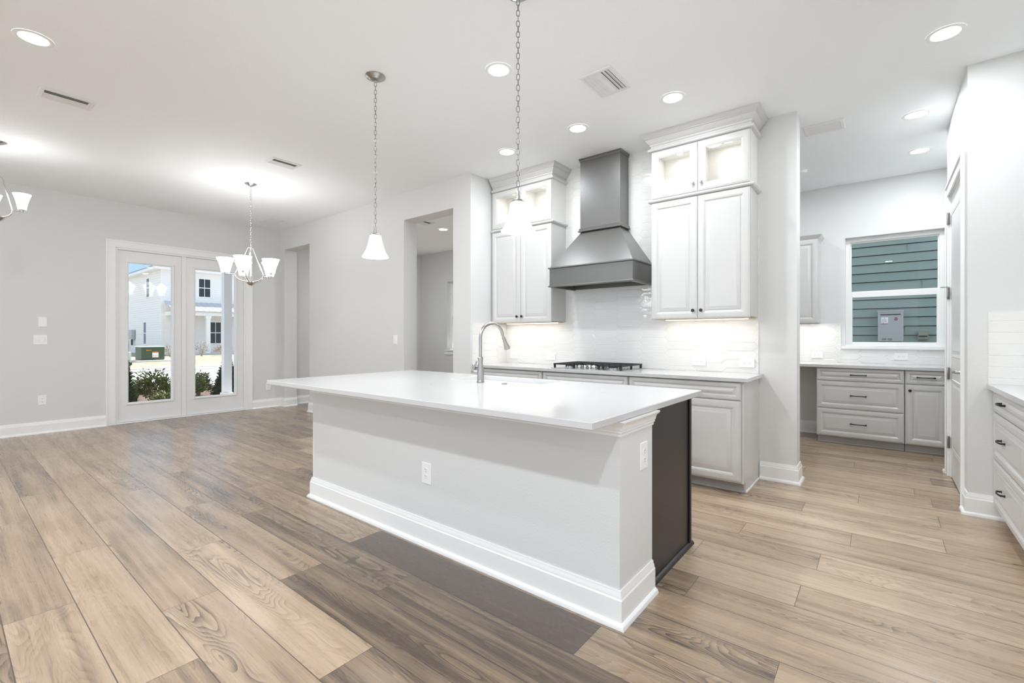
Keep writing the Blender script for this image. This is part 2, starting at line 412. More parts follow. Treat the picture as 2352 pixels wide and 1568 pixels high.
def arc(c, r, a0, a1, n, ax, ay):
    c, ax, ay = Vector(c), Vector(ax), Vector(ay)
    return [c + ax * (r * math.cos(a0 + (a1 - a0) * i / n)) + ay * (r * math.sin(a0 + (a1 - a0) * i / n)) for i in range(n + 1)]

# ------------------------------------------------------------------ the room shell
XL, YB, YK, YP = -8.28, 3.815, 4.455, 6.98          # inner faces: left wall, back wall, kitchen wall, pantry wall
NX0, PX1 = -3.66, -0.553                             # kitchen niche from its left side to the partition end
RX, RY0, RY1, RXW = 0.457, 4.44, 5.72, 1.19          # closet block on the right
REAR = -3.2
def mk_floor_mesh():
    known = {0: -2.90, 1: -3.562, 2: -2.497, 3: -3.10, 4: -2.354, 5: -1.887, 6: -0.926, 7: -0.301, 9: -0.729, 10: -0.312, 12: -0.27,
             13: -0.696, 14: -0.147, 15: 0.283, 16: -0.443, 17: 0.292, 18: -0.14, 20: 0.195}
    # plank tones, with shade in front of the island mixed in: (row, n) is the n-th plank to the left of the known joint (0 = right of it)
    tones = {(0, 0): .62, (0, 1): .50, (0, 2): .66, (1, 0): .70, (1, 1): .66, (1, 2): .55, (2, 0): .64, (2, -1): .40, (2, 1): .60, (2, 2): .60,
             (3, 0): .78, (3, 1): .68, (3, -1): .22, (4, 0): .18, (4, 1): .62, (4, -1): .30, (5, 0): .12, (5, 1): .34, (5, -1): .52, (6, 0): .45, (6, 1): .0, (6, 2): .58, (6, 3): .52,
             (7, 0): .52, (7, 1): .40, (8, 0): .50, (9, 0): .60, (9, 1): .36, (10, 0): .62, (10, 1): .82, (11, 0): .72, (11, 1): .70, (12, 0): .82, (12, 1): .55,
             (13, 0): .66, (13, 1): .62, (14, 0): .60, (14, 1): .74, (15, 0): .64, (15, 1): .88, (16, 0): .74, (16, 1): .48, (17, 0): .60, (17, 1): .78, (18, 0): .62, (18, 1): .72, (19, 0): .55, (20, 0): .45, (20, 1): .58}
    bm = bmesh.new(); uvl = bm.loops.layers.uv.new('plank'); cl = bm.loops.layers.float_color.new('plank_seed')
    x0, x1, y0, y1 = XL - 0.2, 1.4, REAR - 0.2, YP + 0.2
    r0 = math.floor((y0 - 0.178) / PW)
    rnd = random.Random(11)
    for r in range(r0, int((y1 - 0.178) / PW) + 1):
        ya = 0.178 + r * PW
        base = known.get(r, rnd.uniform(-PL, 0))
        n0 = math.floor((x0 - base) / PL)
        for n in range(n0, int((x1 - base) / PL) + 1):
            xa = base + n * PL
            a, b_ = max(xa, x0), min(xa + PL, x1); c, d = max(ya, y0), min(ya + PW, y1)
            if b_ <= a or d <= c: continue
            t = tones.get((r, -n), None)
            t = t - 0.08 if (t is not None and xa < -2.4) else t  # left planks darkened to offset the stronger light there
            if t is None: t = min(0.92, max(0.22, rnd.gauss(0.55, 0.13) - (0.07 if xa < -3 else 0)))  # random tone, with the same offset for light on the left
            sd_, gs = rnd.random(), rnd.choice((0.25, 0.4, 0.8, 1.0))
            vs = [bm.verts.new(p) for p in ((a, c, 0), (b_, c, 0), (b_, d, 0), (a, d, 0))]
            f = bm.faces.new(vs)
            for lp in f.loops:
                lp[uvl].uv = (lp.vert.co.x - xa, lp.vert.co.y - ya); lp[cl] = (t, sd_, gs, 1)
    # slab body under the planks
    vs = [bm.verts.new(p) for p in ((x0, y0, -0.001), (x1, y0, -0.001), (x1, y1, -0.001), (x0, y1, -0.001), (x0, y0, -0.12), (x1, y0, -0.12), (x1, y1, -0.12), (x0, y1, -0.12))]
    for f in ((4, 7, 6, 5), (0, 1, 5, 4), (1, 2, 6, 5), (2, 3, 7, 6), (3, 0, 4, 7)): bm.faces.new([vs[i] for i in f])
    me = bpy.data.meshes.new('floor'); bm.to_mesh(me); bm.free()
    return tag(link_mesh(me, 'floor', 'floor'), 'wide oak-look plank floor', None, None, 'structure')
mk_floor_mesh()
struct(MB().box(XL - 0.2, REAR - 0.2, CZ, 1.4, YP + 0.2, CZ + 0.12), 'ceiling', 'ceil', 'white textured ceiling over kitchen and dining area')

T = 0.2
DY0, DY1, DZ = 1.55, 3.245, 2.47                      # french door opening
w = MB()
w.box(XL - T, REAR - T, 0, XL, -2.9, CZ).box(XL - T, -2.9, 0, XL, -0.9, 0.45).box(XL - T, -2.9, 2.65, XL, -0.9, CZ).box(XL - T, -0.9, 0, XL, DY0, CZ).box(XL - T, DY1, 0, XL, 4.9, CZ).box(XL - T, 4.9, 0, XL, 6.4, 0.9).box(XL - T, 4.9, 2.42, XL, 6.4, CZ).box(XL - T, 6.4, 0, XL, YP + T, CZ).box(XL - T, DY0, DZ, XL, DY1, CZ)  # unseen openings near both ends added to let in daylight
struct(w, 'wall_left', 'wall', 'pale grey wall with the french doors')
O1, O2, OZ = (-8.14, -7.285), (-4.86, -3.945), 2.735
w = MB()
yb2 = YB + 0.215
w.box(XL, YB, 0, O1[0], yb2, CZ).box(O1[0], YB, OZ, O1[1], yb2, CZ).box(O1[1], YB, 0, O2[0], yb2, CZ).box(O2[0], YB, OZ, O2[1], yb2, CZ)
w.box(O2[1], YB, 0, NX0, yb2, CZ).box(NX0 - T, yb2, 0, NX0, YP, CZ)
struct(w, 'wall_back', 'wall', 'pale grey wall with two cased-less openings')
struct(MB().box(NX0, YK, 0, PX1, YK + 0.19, CZ), 'wall_kitchen', 'wall', 'kitchen wall behind the range hood ending in a stub')
PWX = (-0.355, 0.545); PWZ = (1.10, 2.425); FWX = (-7.41, -4.6); FWZ = (0.935, 2.42)  # far room's window widened out of view for more daylight
w = MB()
w.box(XL, YP, 0, FWX[0], YP + T, CZ).box(FWX[0], YP, 0, FWX[1], YP + T, FWZ[0]).box(FWX[0], YP, FWZ[1], FWX[1], YP + T, CZ)
w.box(FWX[1], YP, 0, PWX[0], YP + T, CZ).box(PWX[0], YP, 0, PWX[1], YP + T, PWZ[0]).box(PWX[0], YP, PWZ[1], PWX[1], YP + T, CZ).box(PWX[1], YP, 0, 1.4, YP + T, CZ)
struct(w, 'wall_pantry', 'wall', 'pale grey outside wall of the pantry with a window')
RD0, RD1, RDZ = 4.655, 5.555, 2.455
w = MB()
w.box(RX, RY0, 0, RX + 0.115, RD0, CZ).box(RX, RD1, 0, RX + 0.115, RY1, CZ).box(RX, RD0, RDZ, RX + 0.115, RD1, CZ)
w.box(RX + 0.115, RY0, 0, 1.4, RY0 + 0.115, CZ).box(RX + 0.115, RY1 - 0.115, 0, 0.75, RY1, CZ).box(0.64, RY1, 0, 0.75, YP, CZ)
struct(w, 'wall_closet', 'wall', 'pale grey closet wall beside the right counter')
struct(MB().box(RXW, REAR - T, 0, 1.4, -2.9, CZ).box(RXW, -2.9, 2.6, 1.4, 1.7, CZ).box(RXW, 1.7, 0, 1.4, RY0, CZ), 'wall_right', 'wall', 'pale grey wall behind the right counter')  # unseen opening beside the camera added to let in daylight
w = MB()
w.box(XL, REAR - T, 2.75, RXW, REAR, CZ)  # rear end left open, without glass, to flood the room with daylight
for x in (XL, -5.2, -2.05, RXW - 0.12): w.box(x, REAR - 0.16, 0, x + 0.12, REAR - 0.04, 2.75)
struct(w, 'wall_rear', 'wall', 'unseen rear end of the living area, opened wide for daylight')

# baseboards
BP = [(0, 0), (0.032, 0), (0.032, 0.006), (0.028, 0.016), (0.020, 0.022), (0.016, 0.024), (0.016, 0.114), (0.012, 0.120), (0.012, 0.127), (0.007, 0.138), (0.006, 0.150), (0, 0.150)]
def base(name, paths, label):
    mb = MB()
    for p in paths: mb.sweep(p, BP, False, 0.0)
    return struct(mb, name, 'trim', label, smooth=30)
CS0, CS1 = 1.46, 3.335                                # casing outer edges
base('baseboard_left', [[(XL, REAR), (XL, CS0)], [(XL, CS1), (XL, YB), (O1[0], YB), (O1[0], yb2)], [(XL, yb2), (XL, YP), (FWX[0], YP), (NX0 - T, YP)]], 'white baseboard along the left wall')
base('baseboard_back', [[(O1[1], yb2), (O1[1], YB), (O2[0], YB), (O2[0], yb2)], [(O2[1], yb2), (O2[1], YB), (NX0, YB), (NX0, 3.88)]], 'white baseboard along the back wall')
base('baseboard_partition', [[(-0.826, YK), (PX1, YK), (PX1, YK + 0.19), (-1.2, YK + 0.19)]], 'white baseboard round the end of the kitchen wall')
base('baseboard_pantry', [[(-2.2, YP), (-0.61, YP)]], 'white baseboard in the dark knee space')
base('baseboard_closet', [[(RX, RD0 - 0.09), (RX, RY0), (0.64, RY0)], [(0.64, RY1), (RX, RY1), (RX, RD1 + 0.09)]], 'white baseboard round the closet corner')

# ------------------------------------------------------------------ french doors (left wall)
CP = [(0, 0), (0, 0.018), (0.006, 0.021), (0.020, 0.021), (0.026, 0.018), (0.078, 0.016), (0.086, 0.012), (0.092, 0.010), (0.095, 0.0)]
d1 = thing('door_1', 'white double french door with tall glass panes', None, (XL, (DY0 + DY1) / 2, 0), None, 'structure')
fr = east(XL, 0, 0)
mb = MB()
mb.fbox(fr, CS0, 0, 0, DY0 + 0.012, DZ - 0.01, 0.018, 0.003).fbox(fr, DY1 - 0.012, 0, 0, CS1, DZ - 0.01, 0.018, 0.003).fbox(fr, CS0, DZ - 0.0105, 0, CS1, DZ + 0.085, 0.018, 0.003)
mb.fbox(fr, CS0 - 0.004, 0, 0, CS0 + 0.018, DZ + 0.0675, 0.025, 0.003).fbox(fr, CS1 - 0.018, 0, 0, CS1 + 0.004, DZ + 0.0675, 0.025, 0.003).fbox(fr, CS0 - 0.004, DZ + 0.068, 0, CS1 + 0.004, DZ + 0.090, 0.025, 0.004)
mb.build('casing', 'trim', d1)
mb = MB()
mb.fbox(fr, DY0, 0, -0.19, DY0 + 0.035, DZ, 0.0).fbox(fr, DY1 - 0.035, 0, -0.19, DY1, DZ, 0.0).fbox(fr, DY0 + 0.035, DZ - 0.035, -0.19, DY1 - 0.035, DZ, 0.0)
mb.fbox(fr, 2.342, 0.02, -0.10, 2.400, DZ - 0.035, -0.018, 0.004)
mb.build('frame', 'trim', d1)
MB().fbox(fr, DY0 + 0.035, 0.0, -0.19, DY1 - 0.035, 0.018, 0.012, 0.004).build('threshold', 'trim', d1)
def french(ya, yb_):
    mb = MB(); W = 0.1175; z0, z1 = 0.022, DZ - 0.040; ga, gb, gz0, gz1 = ya + W, yb_ - W, 0.285, 2.265
    c0, c1 = -0.075, -0.030
    mb.fbox(fr, ya, z0, c0, ga, z1, c1).fbox(fr, gb, z0, c0, yb_, z1, c1).fbox(fr, ga, z0, c0, gb, gz0, c1).fbox(fr, ga, gz1, c0, gb, z1, c1)
    p = mb.build('door_leaf', 'door', d1)
    pr = [(-0.028, c1), (-0.028, c1 + 0.012), (-0.020, c1 + 0.016), (-0.006, c1 + 0.014), (0.003, c1 + 0.004), (0.003, -0.078), (-0.02, -0.078)]
    MB().panel(fr, ga, gz0, gb, gz1, pr, 1.0, True).build('glazing_bead', 'door', p)
    MB().fbox(fr, ga - 0.005, gz0 - 0.005, -0.057, gb + 0.005, gz1 + 0.005, -0.051).build('glass', 'glass', p)
    return p
french(DY0 + 0.038, 2.339); french(2.403, DY1 - 0.038)

# ------------------------------------------------------------------ closet door (right)
d2 = thing('door_2', 'white two panel closet door with nickel lever', None, (RX, (RD0 + RD1) / 2, 0), None, 'structure')
fw = west(RX, 0, 0)                                   # u = -y
mb = MB()
for a0, a1 in ((-RD0 - 0.012, -RD0 + 0.083), (-RD1 - 0.083, -RD1 + 0.012)): mb.fbox(fw, a0, 0, 0, a1, RDZ - 0.0105, 0.016, 0.003)
mb.fbox(fw, -RD1 - 0.083, RDZ - 0.010, 0, -RD0 + 0.083, RDZ + 0.085, 0.016, 0.003)
mb.fbox(fw, -RD1 - 0.087, RDZ + 0.066, 0, -RD0 + 0.087, RDZ + 0.09, 0.024, 0.004)
mb.fbox(fw, -RD0 + 0.067, 0, 0, -RD0 + 0.087, RDZ + 0.0655, 0.024, 0.003).fbox(fw, -RD1 - 0.087, 0, 0, -RD1 - 0.067, RDZ + 0.0655, 0.024, 0.003)
mb.build('casing', 'trim', d2)
MB().fbox(fw, -RD1, 0, -0.115, -RD1 + 0.02, RDZ, 0.0).fbox(fw, -RD0 - 0.02, 0, -0.115, -RD0, RDZ, 0.0).fbox(fw, -RD1 + 0.02, RDZ - 0.02, -0.115, -RD0 - 0.02, RDZ, 0.0).build('frame', 'trim', d2)
la, lb = -RD1 + 0.023, -RD0 - 0.023
mb = MB()
mb.fbox(fw, la, 0.012, -0.045, lb, RDZ - 0.023, -0.010)
leaf = mb.build('door_leaf', 'door', d2)
PP = [(0, -0.012), (0.0, -0.009), (0.006, -0.0045), (0.016, -0.006), (0.026, -0.006), (0.034, -0.009), (0.060, -0.004), (0.062, -0.004)]
MB().panel(fw, la + 0.115, 0.25, lb - 0.115, 0.86, PP).build('raised_panel', 'door', leaf)
MB().panel(fw, la + 0.115, 1.045, lb - 0.115, 2.29, PP).build('raised_panel', 'door', leaf)
for z in (0.30, 0.90, 1.60, 2.25):
    mb = MB(); mb.lathe([(0.007, -0.052), (0.008, -0.05), (0.008, 0.05), (0.007, 0.052)], (RX - 0.010, RD1 - 0.021, z), 12)
    mb.fbox(fw, -RD1 + 0.004, z - 0.05, -0.002, -RD1 + 0.036, z + 0.05, 0.002)
    mb.build('hinge', 'nickel', d2, 40)
mb = MB()
hy, hz = RD0 + 0.085, 0.955
mb.lathe([(0.033, 0), (0.033, 0.006), (0.027, 0.012), (0.013, 0.016), (0.012, 0.045), (0.0, 0.046)], (RX + 0.010, hy, hz), 24, (-1, 0, 0))
mb.tube([(RX - 0.038, hy - 0.008, hz), (RX - 0.043, hy + 0.03, hz), (RX - 0.043, hy + 0.07, hz - 0.002), (RX - 0.040, hy + 0.115, hz - 0.005)], [0.010, 0.010, 0.009, 0.008], 10)
mb.build('lever_handle', 'nickel', d2, 40)
MB().tube([(RX - 0.012, RD1 - 0.02, 1.655), (RX - 0.055, RD1 + 0.012, 1.655)], 0.004, 8).build('hinge_stop', 'nickel', d2)

# ------------------------------------------------------------------ windows
def sash_window(name, label, x0, x1, z0, z1, y_in, deep):
    t = thing(name, label, None, ((x0 + x1) / 2, y_in, z0), None, 'structure')
    f = south(0, y_in + deep, 0); g = 0.045
    mb = MB()
    mb.fbox(f, x0, z0, -0.07, x0 + g, z1, 0.0).fbox(f, x1 - g, z0, -0.07, x1, z1, 0.0).fbox(f, x0 + g, z0, -0.07, x1 - g, z0 + 0.03, 0).fbox(f, x0 + g, z1 - 0.045, -0.07, x1 - g, z1, 0)
    mb.build('frame', 'trim', t)
    zm = z0 + (z1 - z0) * 0.487
    mb = MB()                                          # upper sash, set further out
    mb.fbox(f, x0 + g, zm + 0.03, -0.055, x0 + g + 0.012, z1 - 0.0605, -0.03).fbox(f, x1 - g - 0.012, zm + 0.03, -0.055, x1 - g, z1 - 0.0605, -0.03)
    mb.fbox(f, x0 + g, z1 - 0.06, -0.055, x1 - g, z1 - 0.045, -0.03).fbox(f, x0 + g, zm, -0.055, x1 - g, zm + 0.03, -0.03)
    us = mb.build('upper_sash', 'trim', t)
    MB().fbox(f, x0 + g + 0.008, zm + 0.025, -0.045, x1 - g - 0.008, z1 - 0.057, -0.041).build('glass', 'glass', us)
    mb = MB()
    mb.fbox(f, x0 + g - 0.012, z0 + 0.03, -0.028, x0 + g + 0.022, zm + 0.02, -0.003, 0.002).fbox(f, x1 - g - 0.022, z0 + 0.03, -0.028, x1 - g + 0.012, zm + 0.02, -0.003, 0.002)
    mb.fbox(f, x0 + g + 0.022, z0 + 0.028, -0.028, x1 - g - 0.022, z0 + 0.055, -0.003, 0.002).fbox(f, x0 + g + 0.022, zm - 0.045, -0.028, x1 - g - 0.022, zm + 0.02, -0.003, 0.002)
    ls = mb.build('lower_sash', 'trim', t)
    MB().fbox(f, x0 + g + 0.018, z0 + 0.05, -0.018, x1 - g - 0.018, zm - 0.04, -0.014).build('glass', 'glass', ls)
    f2 = south(0, y_in, 0)
    mb = MB().fbox(f2, x0 - 0.04, z0 - 0.028, 0.0, x1 + 0.04, z0 - 0.001, 0.035, 0.004).fbox(f2, x0 + 0.001, z0 - 0.001, -deep, x1 - 0.001, z0 + 0.012, 0.03, 0.003)
    mb.build('sill', 'trim', t)
    return t
sash_window('window_1', 'white sash window above the pantry counter', PWX[0], PWX[1], PWZ[0], PWZ[1], YP, 0.085)
w2 = sash_window('window_2', 'white window seen through the cased opening', FWX[0], FWX[1], FWZ[0], FWZ[1], YP, 0.10)
MB().box(FWX[0] - 0.06, YP - 0.02, FWZ[0] - 0.10, FWX[1] + 0.06, YP, FWZ[0] - 0.03, 0.004).build('apron', 'trim', w2)

# ------------------------------------------------------------------ cabinet pieces
RAISED = [(0, -0.019), (0, -0.007), (0.004, -0.004), (0.009, -0.004), (0.011, -0.001), (0.016, 0.0), (0.045, 0.0), (0.049, -0.002), (0.053, -0.002), (0.057, -0.006), (0.063, -0.010),
          (0.071, -0.010), (0.074, -0.007), (0.096, -0.0015), (0.099, 0.0), (0.100, 0.0)]
GLASSF = [(0, -0.019), (0, -0.007), (0.004, -0.004), (0.009, -0.004), (0.011, -0.001), (0.016, 0.0), (0.050, 0.0), (0.054, -0.002), (0.060, -0.006), (0.066, -0.008), (0.066, -0.019)]
def knob(fr, a, b, parent, mat='black'):
    o = fr(a, b, 0)
    return MB().lathe([(0.006, 0), (0.005, 0.008), (0.006, 0.012), (0.013, 0.017), (0.0145, 0.022), (0.012, 0.027), (0.004, 0.029)], o, 18, fr.w).build('knob', mat, parent, 40)
def pull(fr, a, b, L, parent):
    mb = MB()
    for s in (-1, 1): mb.lathe([(0.0085, 0), (0.0075, 0.004), (0.006, 0.010), (0.0065, 0.022)], fr(a + s * L / 2, b, 0), 12, fr.w)
    pts = [fr(a + L / 2 * t, b, 0.020 + 0.010 * (1 - t * t)) for t in [-1.08 + 2.16 * i / 12 for i in range(13)]]
    mb.tube(pts, [0.0062 - 0.0014 * math.cos(PI * (i / 12 - 0.5)) for i in range(13)], 10)
    return mb.build('handle', 'black', parent, 50)
def door(fr, a0, b0, a1, b1, parent, k=1.0, name='door'):
    return MB().panel(fr, a0, b0, a1, b1, RAISED, k).build(name, 'cab', parent, 25)

# ------------------------------------------------------------------ back run: base cabinets
FY = 3.87                                             # door faces of the back run
fs = south(0, FY, 0)
def base_unit(x0, x1, label, hw=True, end=False, fallen=False):
    t = thing('base_cabinet', label, 'cabinet', ((x0 + x1) / 2, 4.17, 0), 'base cabinets under the cooktop counter')
    MB().box(x0, FY + 0.0195, 0.085, x1, 4.44, 0.868).build('carcass', 'cab', t)
    MB().box(x0, FY + 0.085, 0.0, x1, FY + 0.10, 0.085).box(x0, FY + 0.068, 0.0, x1, FY + 0.0845, 0.018, 0.004).build('toe_kick', 'toe', t)
    e = 0.005
    dr = door(fs, x0 + e, 0.728, x1 - e, 0.862, t, 0.62, 'drawer')
    if hw: pull(fs, (x0 + x1) / 2, 0.775, 0.10, dr)
    xm = (x0 + x1) / 2
    for a0, a1, kx in ((x0 + e, xm - 0.002, xm - 0.035), (xm + 0.002, x1 - e, xm + 0.035)):
        d = door(fs, a0, 0.098, a1, 0.720, t); knob(fs, kx, 0.66, d)
    if end:
        mb = MB()
        mb.faces([Vector((x1 + dx, y, z)) for dx in (0.0005, 0.013) for y, z in ((FY + 0.018, 0.085), (FY + 0.085, 0.085), (FY + 0.085, 0.0), (YK - 0.001, 0.0), (YK - 0.001, 0.868), (FY + 0.018, 0.868))],
                 [(0, 1, 2, 3, 4, 5), (11, 10, 9, 8, 7, 6)] + [(i, (i + 1) % 6, (i + 1) % 6 + 6, i + 6) for i in range(6)])
        mb.build('end_panel', 'cab', t)
        MB().box(x1 + 0.013, FY + 0.085, 0.0, x1 + 0.024, YK - 0.034, 0.018, 0.004).build('shoe_moulding', 'trim', t)
    return t
base_unit(-3.645, -2.709, 'light grey base cabinet at the faucet end of the back counter')
base_unit(-2.705, -1.775, 'light grey base cabinet directly under the gas cooktop')
base_unit(-1.771, -0.845, 'light grey base cabinet with its side panel showing, beside the wall stub', True, True)
ct = MB().box(NX0 + 0.002, 3.845, 0.8725, -0.797, YK - 0.012, 0.902, 0.002).build('countertop', 'quartz', None)
tag(ct, 'white quartz countertop along the back wall under the cooktop', 'countertop')

# backsplash of picket tiles
def picket(fr, a0, a1, b0, b1, name, label, seed, th=0.010):
    """elongated hexagon tiles laid sideways, clipped to the rectangle"""
    rnd = random.Random(seed); mb = MB(); H = 0.0765; Lg = 0.300; tip = H * 0.5; pitch = Lg - tip
    mb.fbox(fr, a0, b0, 0.0, a1, b1, th - 0.0016)
    def clip(poly):
        for ax, lim, sg in ((0, a0, 1), (0, a1, -1), (1, b0, 1), (1, b1, -1)):
            out = []
            for i in range(len(poly)):
                p, q = poly[i - 1], poly[i]; dp, dq = (p[ax] - lim) * sg, (q[ax] - lim) * sg
                if dp >= 0: out.append(p)
                if dp * dq < 0:
                    t = dp / (dp - dq); out.append((p[0] + (q[0] - p[0]) * t, p[1] + (q[1] - p[1]) * t))
            poly = out
            if not poly: return []
        return poly
    ncol = int((a1 - a0) / pitch) + 2; nrow = int((b1 - b0) / H) + 2
    for c in range(-1, ncol):
        for r in range(-1, nrow):
            ca = a0 + c * pitch + 0.05; cb = b0 + r * H + (H / 2 if c % 2 else 0)
            g = 0.0011
            def hexa(g):
                l2, h2 = Lg / 2 - g * 1.3, H / 2 - g
                return [(ca - l2, cb), (ca - l2 + tip, cb - h2), (ca + l2 - tip, cb - h2), (ca + l2, cb), (ca + l2 - tip, cb + h2), (ca - l2 + tip, cb + h2)]
            lo, hi = clip(hexa(g)), clip(hexa(g + 0.0022))
            if len(lo) < 3 or len(hi) < 3: continue
            ta, tb = rnd.uniform(-.003, .003), rnd.uniform(-.006, .006)
            wf = lambda p: th + (p[0] - ca) * ta + (p[1] - cb) * tb
            vh = [mb.bm.verts.new(fr(p[0], p[1], wf(p))) for p in hi]
            try: mb.bm.faces.new(vh)
            except ValueError: continue
            if len(lo) == len(hi):
                vl = [mb.bm.verts.new(fr(p[0], p[1], th - 0.0016)) for p in lo]
                for i in range(len(lo)):
                    k = (i + 1) % len(lo); mb.bm.faces.new((vl[i], vl[k], vh[k], vh[i]))
    o = mb.build(name, 'tile', None, 20)
    return tag(o, label, None, None, 'structure')
picket(south(0, YK, 0), NX0 + 0.0103, -0.835, 0.902, CZ, 'trim_1', 'glossy white picket tile backsplash behind the hood', 3)
picket(east(NX0, 0, 0), 3.835, YK - 0.011, 0.902, 1.376, 'trim_2', 'glossy white tile return at the left end of the counter', 4)

# ------------------------------------------------------------------ upper cabinets
UF = 4.15                                             # door faces
fu = south(0, UF, 0)
CROWN = [(-0.02, 0.0), (0.010, 0.0), (0.010, 0.012), (0.006, 0.016), (0.006, 0.030), (0.014, 0.034), (0.014, 0.048), (0.026, 0.056), (0.042, 0.078), (0.046, 0.088), (0.056, 0.092), (0.056, 0.100), (0.070, 0.112), (0.078, 0.132), (0.078, 0.136), (-0.02, 0.136)]
LEDGE = [(-0.02, 0.0), (0.008, 0.0), (0.024, 0.006), (0.030, 0.014), (0.030, 0.022), (0.022, 0.030), (0.010, 0.032), (-0.02, 0.032)]
def wall_unit(x0, x1, label, left_return):
    yb = YK - 0.0115
    t = thing('wall_cabinet', label, 'cabinet', ((x0 + x1) / 2, yb, 1.377), 'stacked wall cabinets beside the range hood')
    y0 = UF + 0.0195
    MB().box(x0, y0, 1.390, x1, yb, 2.452).build('carcass', 'cab', t)
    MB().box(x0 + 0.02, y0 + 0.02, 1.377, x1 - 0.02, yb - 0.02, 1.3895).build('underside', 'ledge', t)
    mb = MB()
    mb.box(x0, y0, 2.484, x0 + 0.018, yb, 2.935).box(x1 - 0.018, y0, 2.484, x1, yb, 2.935).box(x0 + 0.018, y0, 2.917, x1 - 0.018, yb, 2.935).box(x0 + 0.018, yb - 0.008, 2.4845, x1 - 0.018, yb, 2.917).box(x0 + 0.018, y0, 2.4845, x1 - 0.018, yb - 0.008, 2.500)
    xm = (x0 + x1) / 2
    mb.box(xm - 0.009, y0, 2.500, xm + 0.009, yb - 0.008, 2.917)
    mb.build('display_box', 'cabin', t)
    def path(e):
        p = [(x0 - e, yb)] if left_return else []
        return p + [(x0 - (e if left_return else -0.002), y0 - 0.0 - e), (x1 + e, y0 - e), (x1 + e, yb)]
    MB().sweep(path(0.0), LEDGE, False, 2.452).build('moulding', 'cab', t, 30)
    MB().sweep(path(0.0), LEDGE, False, 2.925).box(x0, y0, 2.936, x1, yb, CZ - 0.001).build('moulding', 'cab', t, 30)
    MB().sweep(path(0.0), CROWN, False, CZ - 0.1365).build('crown', 'cab', t, 30)
    e = 0.003
    for a0, a1, s in ((x0 + e, xm - 0.002, 1), (xm + 0.002, x1 - e, -1)):
        kx = (a1 if s > 0 else a0) - s * 0.032
        d = door(fu, a0, 1.380, a1, 2.448, t); knob(fu, kx, 1.45, d)
        gd = MB().panel(fu, a0, 2.490, a1, 2.920, GLASSF, 1.0, True).build('glass_door', 'cab', t, 25)
        MB().fbox(fu, a0 + 0.058, 2.490 + 0.058, -0.016, a1 - 0.058, 2.920 - 0.058, -0.012).build('glass', 'glass', gd)
        knob(fu, kx, 2.56, gd, 'nickel')
        pk = MB().lathe([(0.030, 0.0), (0.030, -0.006), (0.026, -0.008)], ((a0 + a1) / 2, y0 + 0.13, 2.9165), 20).build('puck_light', 'lens', t, 30)
        ld = bpy.data.lights.new('puck_lamp', 'AREA'); ld.shape = 'DISK'; ld.size = 0.05; ld.energy = PUCK_W; ld.color = (1, .98, .95)
        lo = bpy.data.objects.new('puck_lamp', ld); COL.objects.link(lo); lo.parent = t; lo.location = Vector(((a0 + a1) / 2, y0 + 0.13, 2.905)) - ORG[t.name]
    sp = MB().box(x0 + 0.06, y0 + 0.19, 1.3715, x1 - 0.06, y0 + 0.215, 1.3768, 0.002).build('light_strip', 'strip', t)
    ld = bpy.data.lights.new('strip_lamp', 'AREA'); ld.shape = 'RECTANGLE'; ld.size = x1 - x0 - 0.1; ld.size_y = 0.03; ld.energy = STRIP_W; ld.color = (1, .96, .90)
    lo = bpy.data.objects.new('strip_lamp', ld); COL.objects.link(lo); lo.parent = t; lo.location = Vector((xm, y0 + 0.11, 1.366)) - ORG[t.name]
    return t
wall_unit(-3.635, -2.785, 'tall light grey stacked wall cabinet left of the range hood', False)
wall_unit(-1.675, -0.840, 'tall light grey stacked wall cabinet right of the range hood', True)

# ------------------------------------------------------------------ range hood
HC = -2.2565
hd = thing('range_hood', 'charcoal wooden range hood with flared skirt and square chimney', 'range hood', (HC, YK, 1.73))
yb = YK - 0.0125
MB().box(HC - 0.2265, 4.25, 2.345, HC + 0.2265, yb, 3.055).build('chimney', 'dark', hd)
trimp = lambda k: [(-0.02, 0.0), (0.006 * k, 0.0), (0.010 * k, 0.006), (0.010 * k, 0.014), (0.018 * k, 0.020), (0.018 * k, 0.028), (-0.02, 0.028)]
cpath = [(HC - 0.2265, yb), (HC - 0.2265, 4.25), (HC + 0.2265, 4.25), (HC + 0.2265, yb)]
MB().sweep(cpath, trimp(0.8), False, CZ - 0.030).build('top_moulding', 'dark', hd, 30)
MB().sweep(cpath, [(-0.02, 0), (0.016, 0), (0.020, 0.005), (0.020, 0.012), (0.010, 0.018), (0.012, 0.030), (0.004, 0.040), (-0.02, 0.040)], False, 2.316).build('collar_moulding', 'dark', hd, 30)
hx0, hx1, hy0 = -2.682, -1.772, 3.968
bx0, bx1 = hx0 + 0.003, hx1 - 0.003
MB().rings([[(bx0, hy0 + .003, 1.932), (bx1, hy0 + .003, 1.932), (bx1, yb, 1.932), (bx0, yb, 1.932)], [(HC - 0.22, 4.257, 2.318), (HC + 0.22, 4.257, 2.318), (HC + 0.22, yb, 2.318), (HC - 0.22, yb, 2.318)]], True, True, True).build('flared_skirt', 'dark', hd)
mb = MB(); th = 0.02
mb.box(hx0, hy0, 1.748, hx1, hy0 + th, 1.916).box(hx0, hy0 + th, 1.748, hx0 + th, yb, 1.916).box(hx1 - th, hy0 + th, 1.748, hx1, yb, 1.916).box(hx0 + th, yb - th, 1.735, hx1 - th, yb, 1.916)
mb.build('apron', 'dark', hd)
MB().box(hx0 + th, hy0 + th, 1.80, hx1 - th, yb - th, 1.815).build('filter_insert', 'steel', hd)
hp = [(hx0, yb), (hx0, hy0), (hx1, hy0), (hx1, yb)]
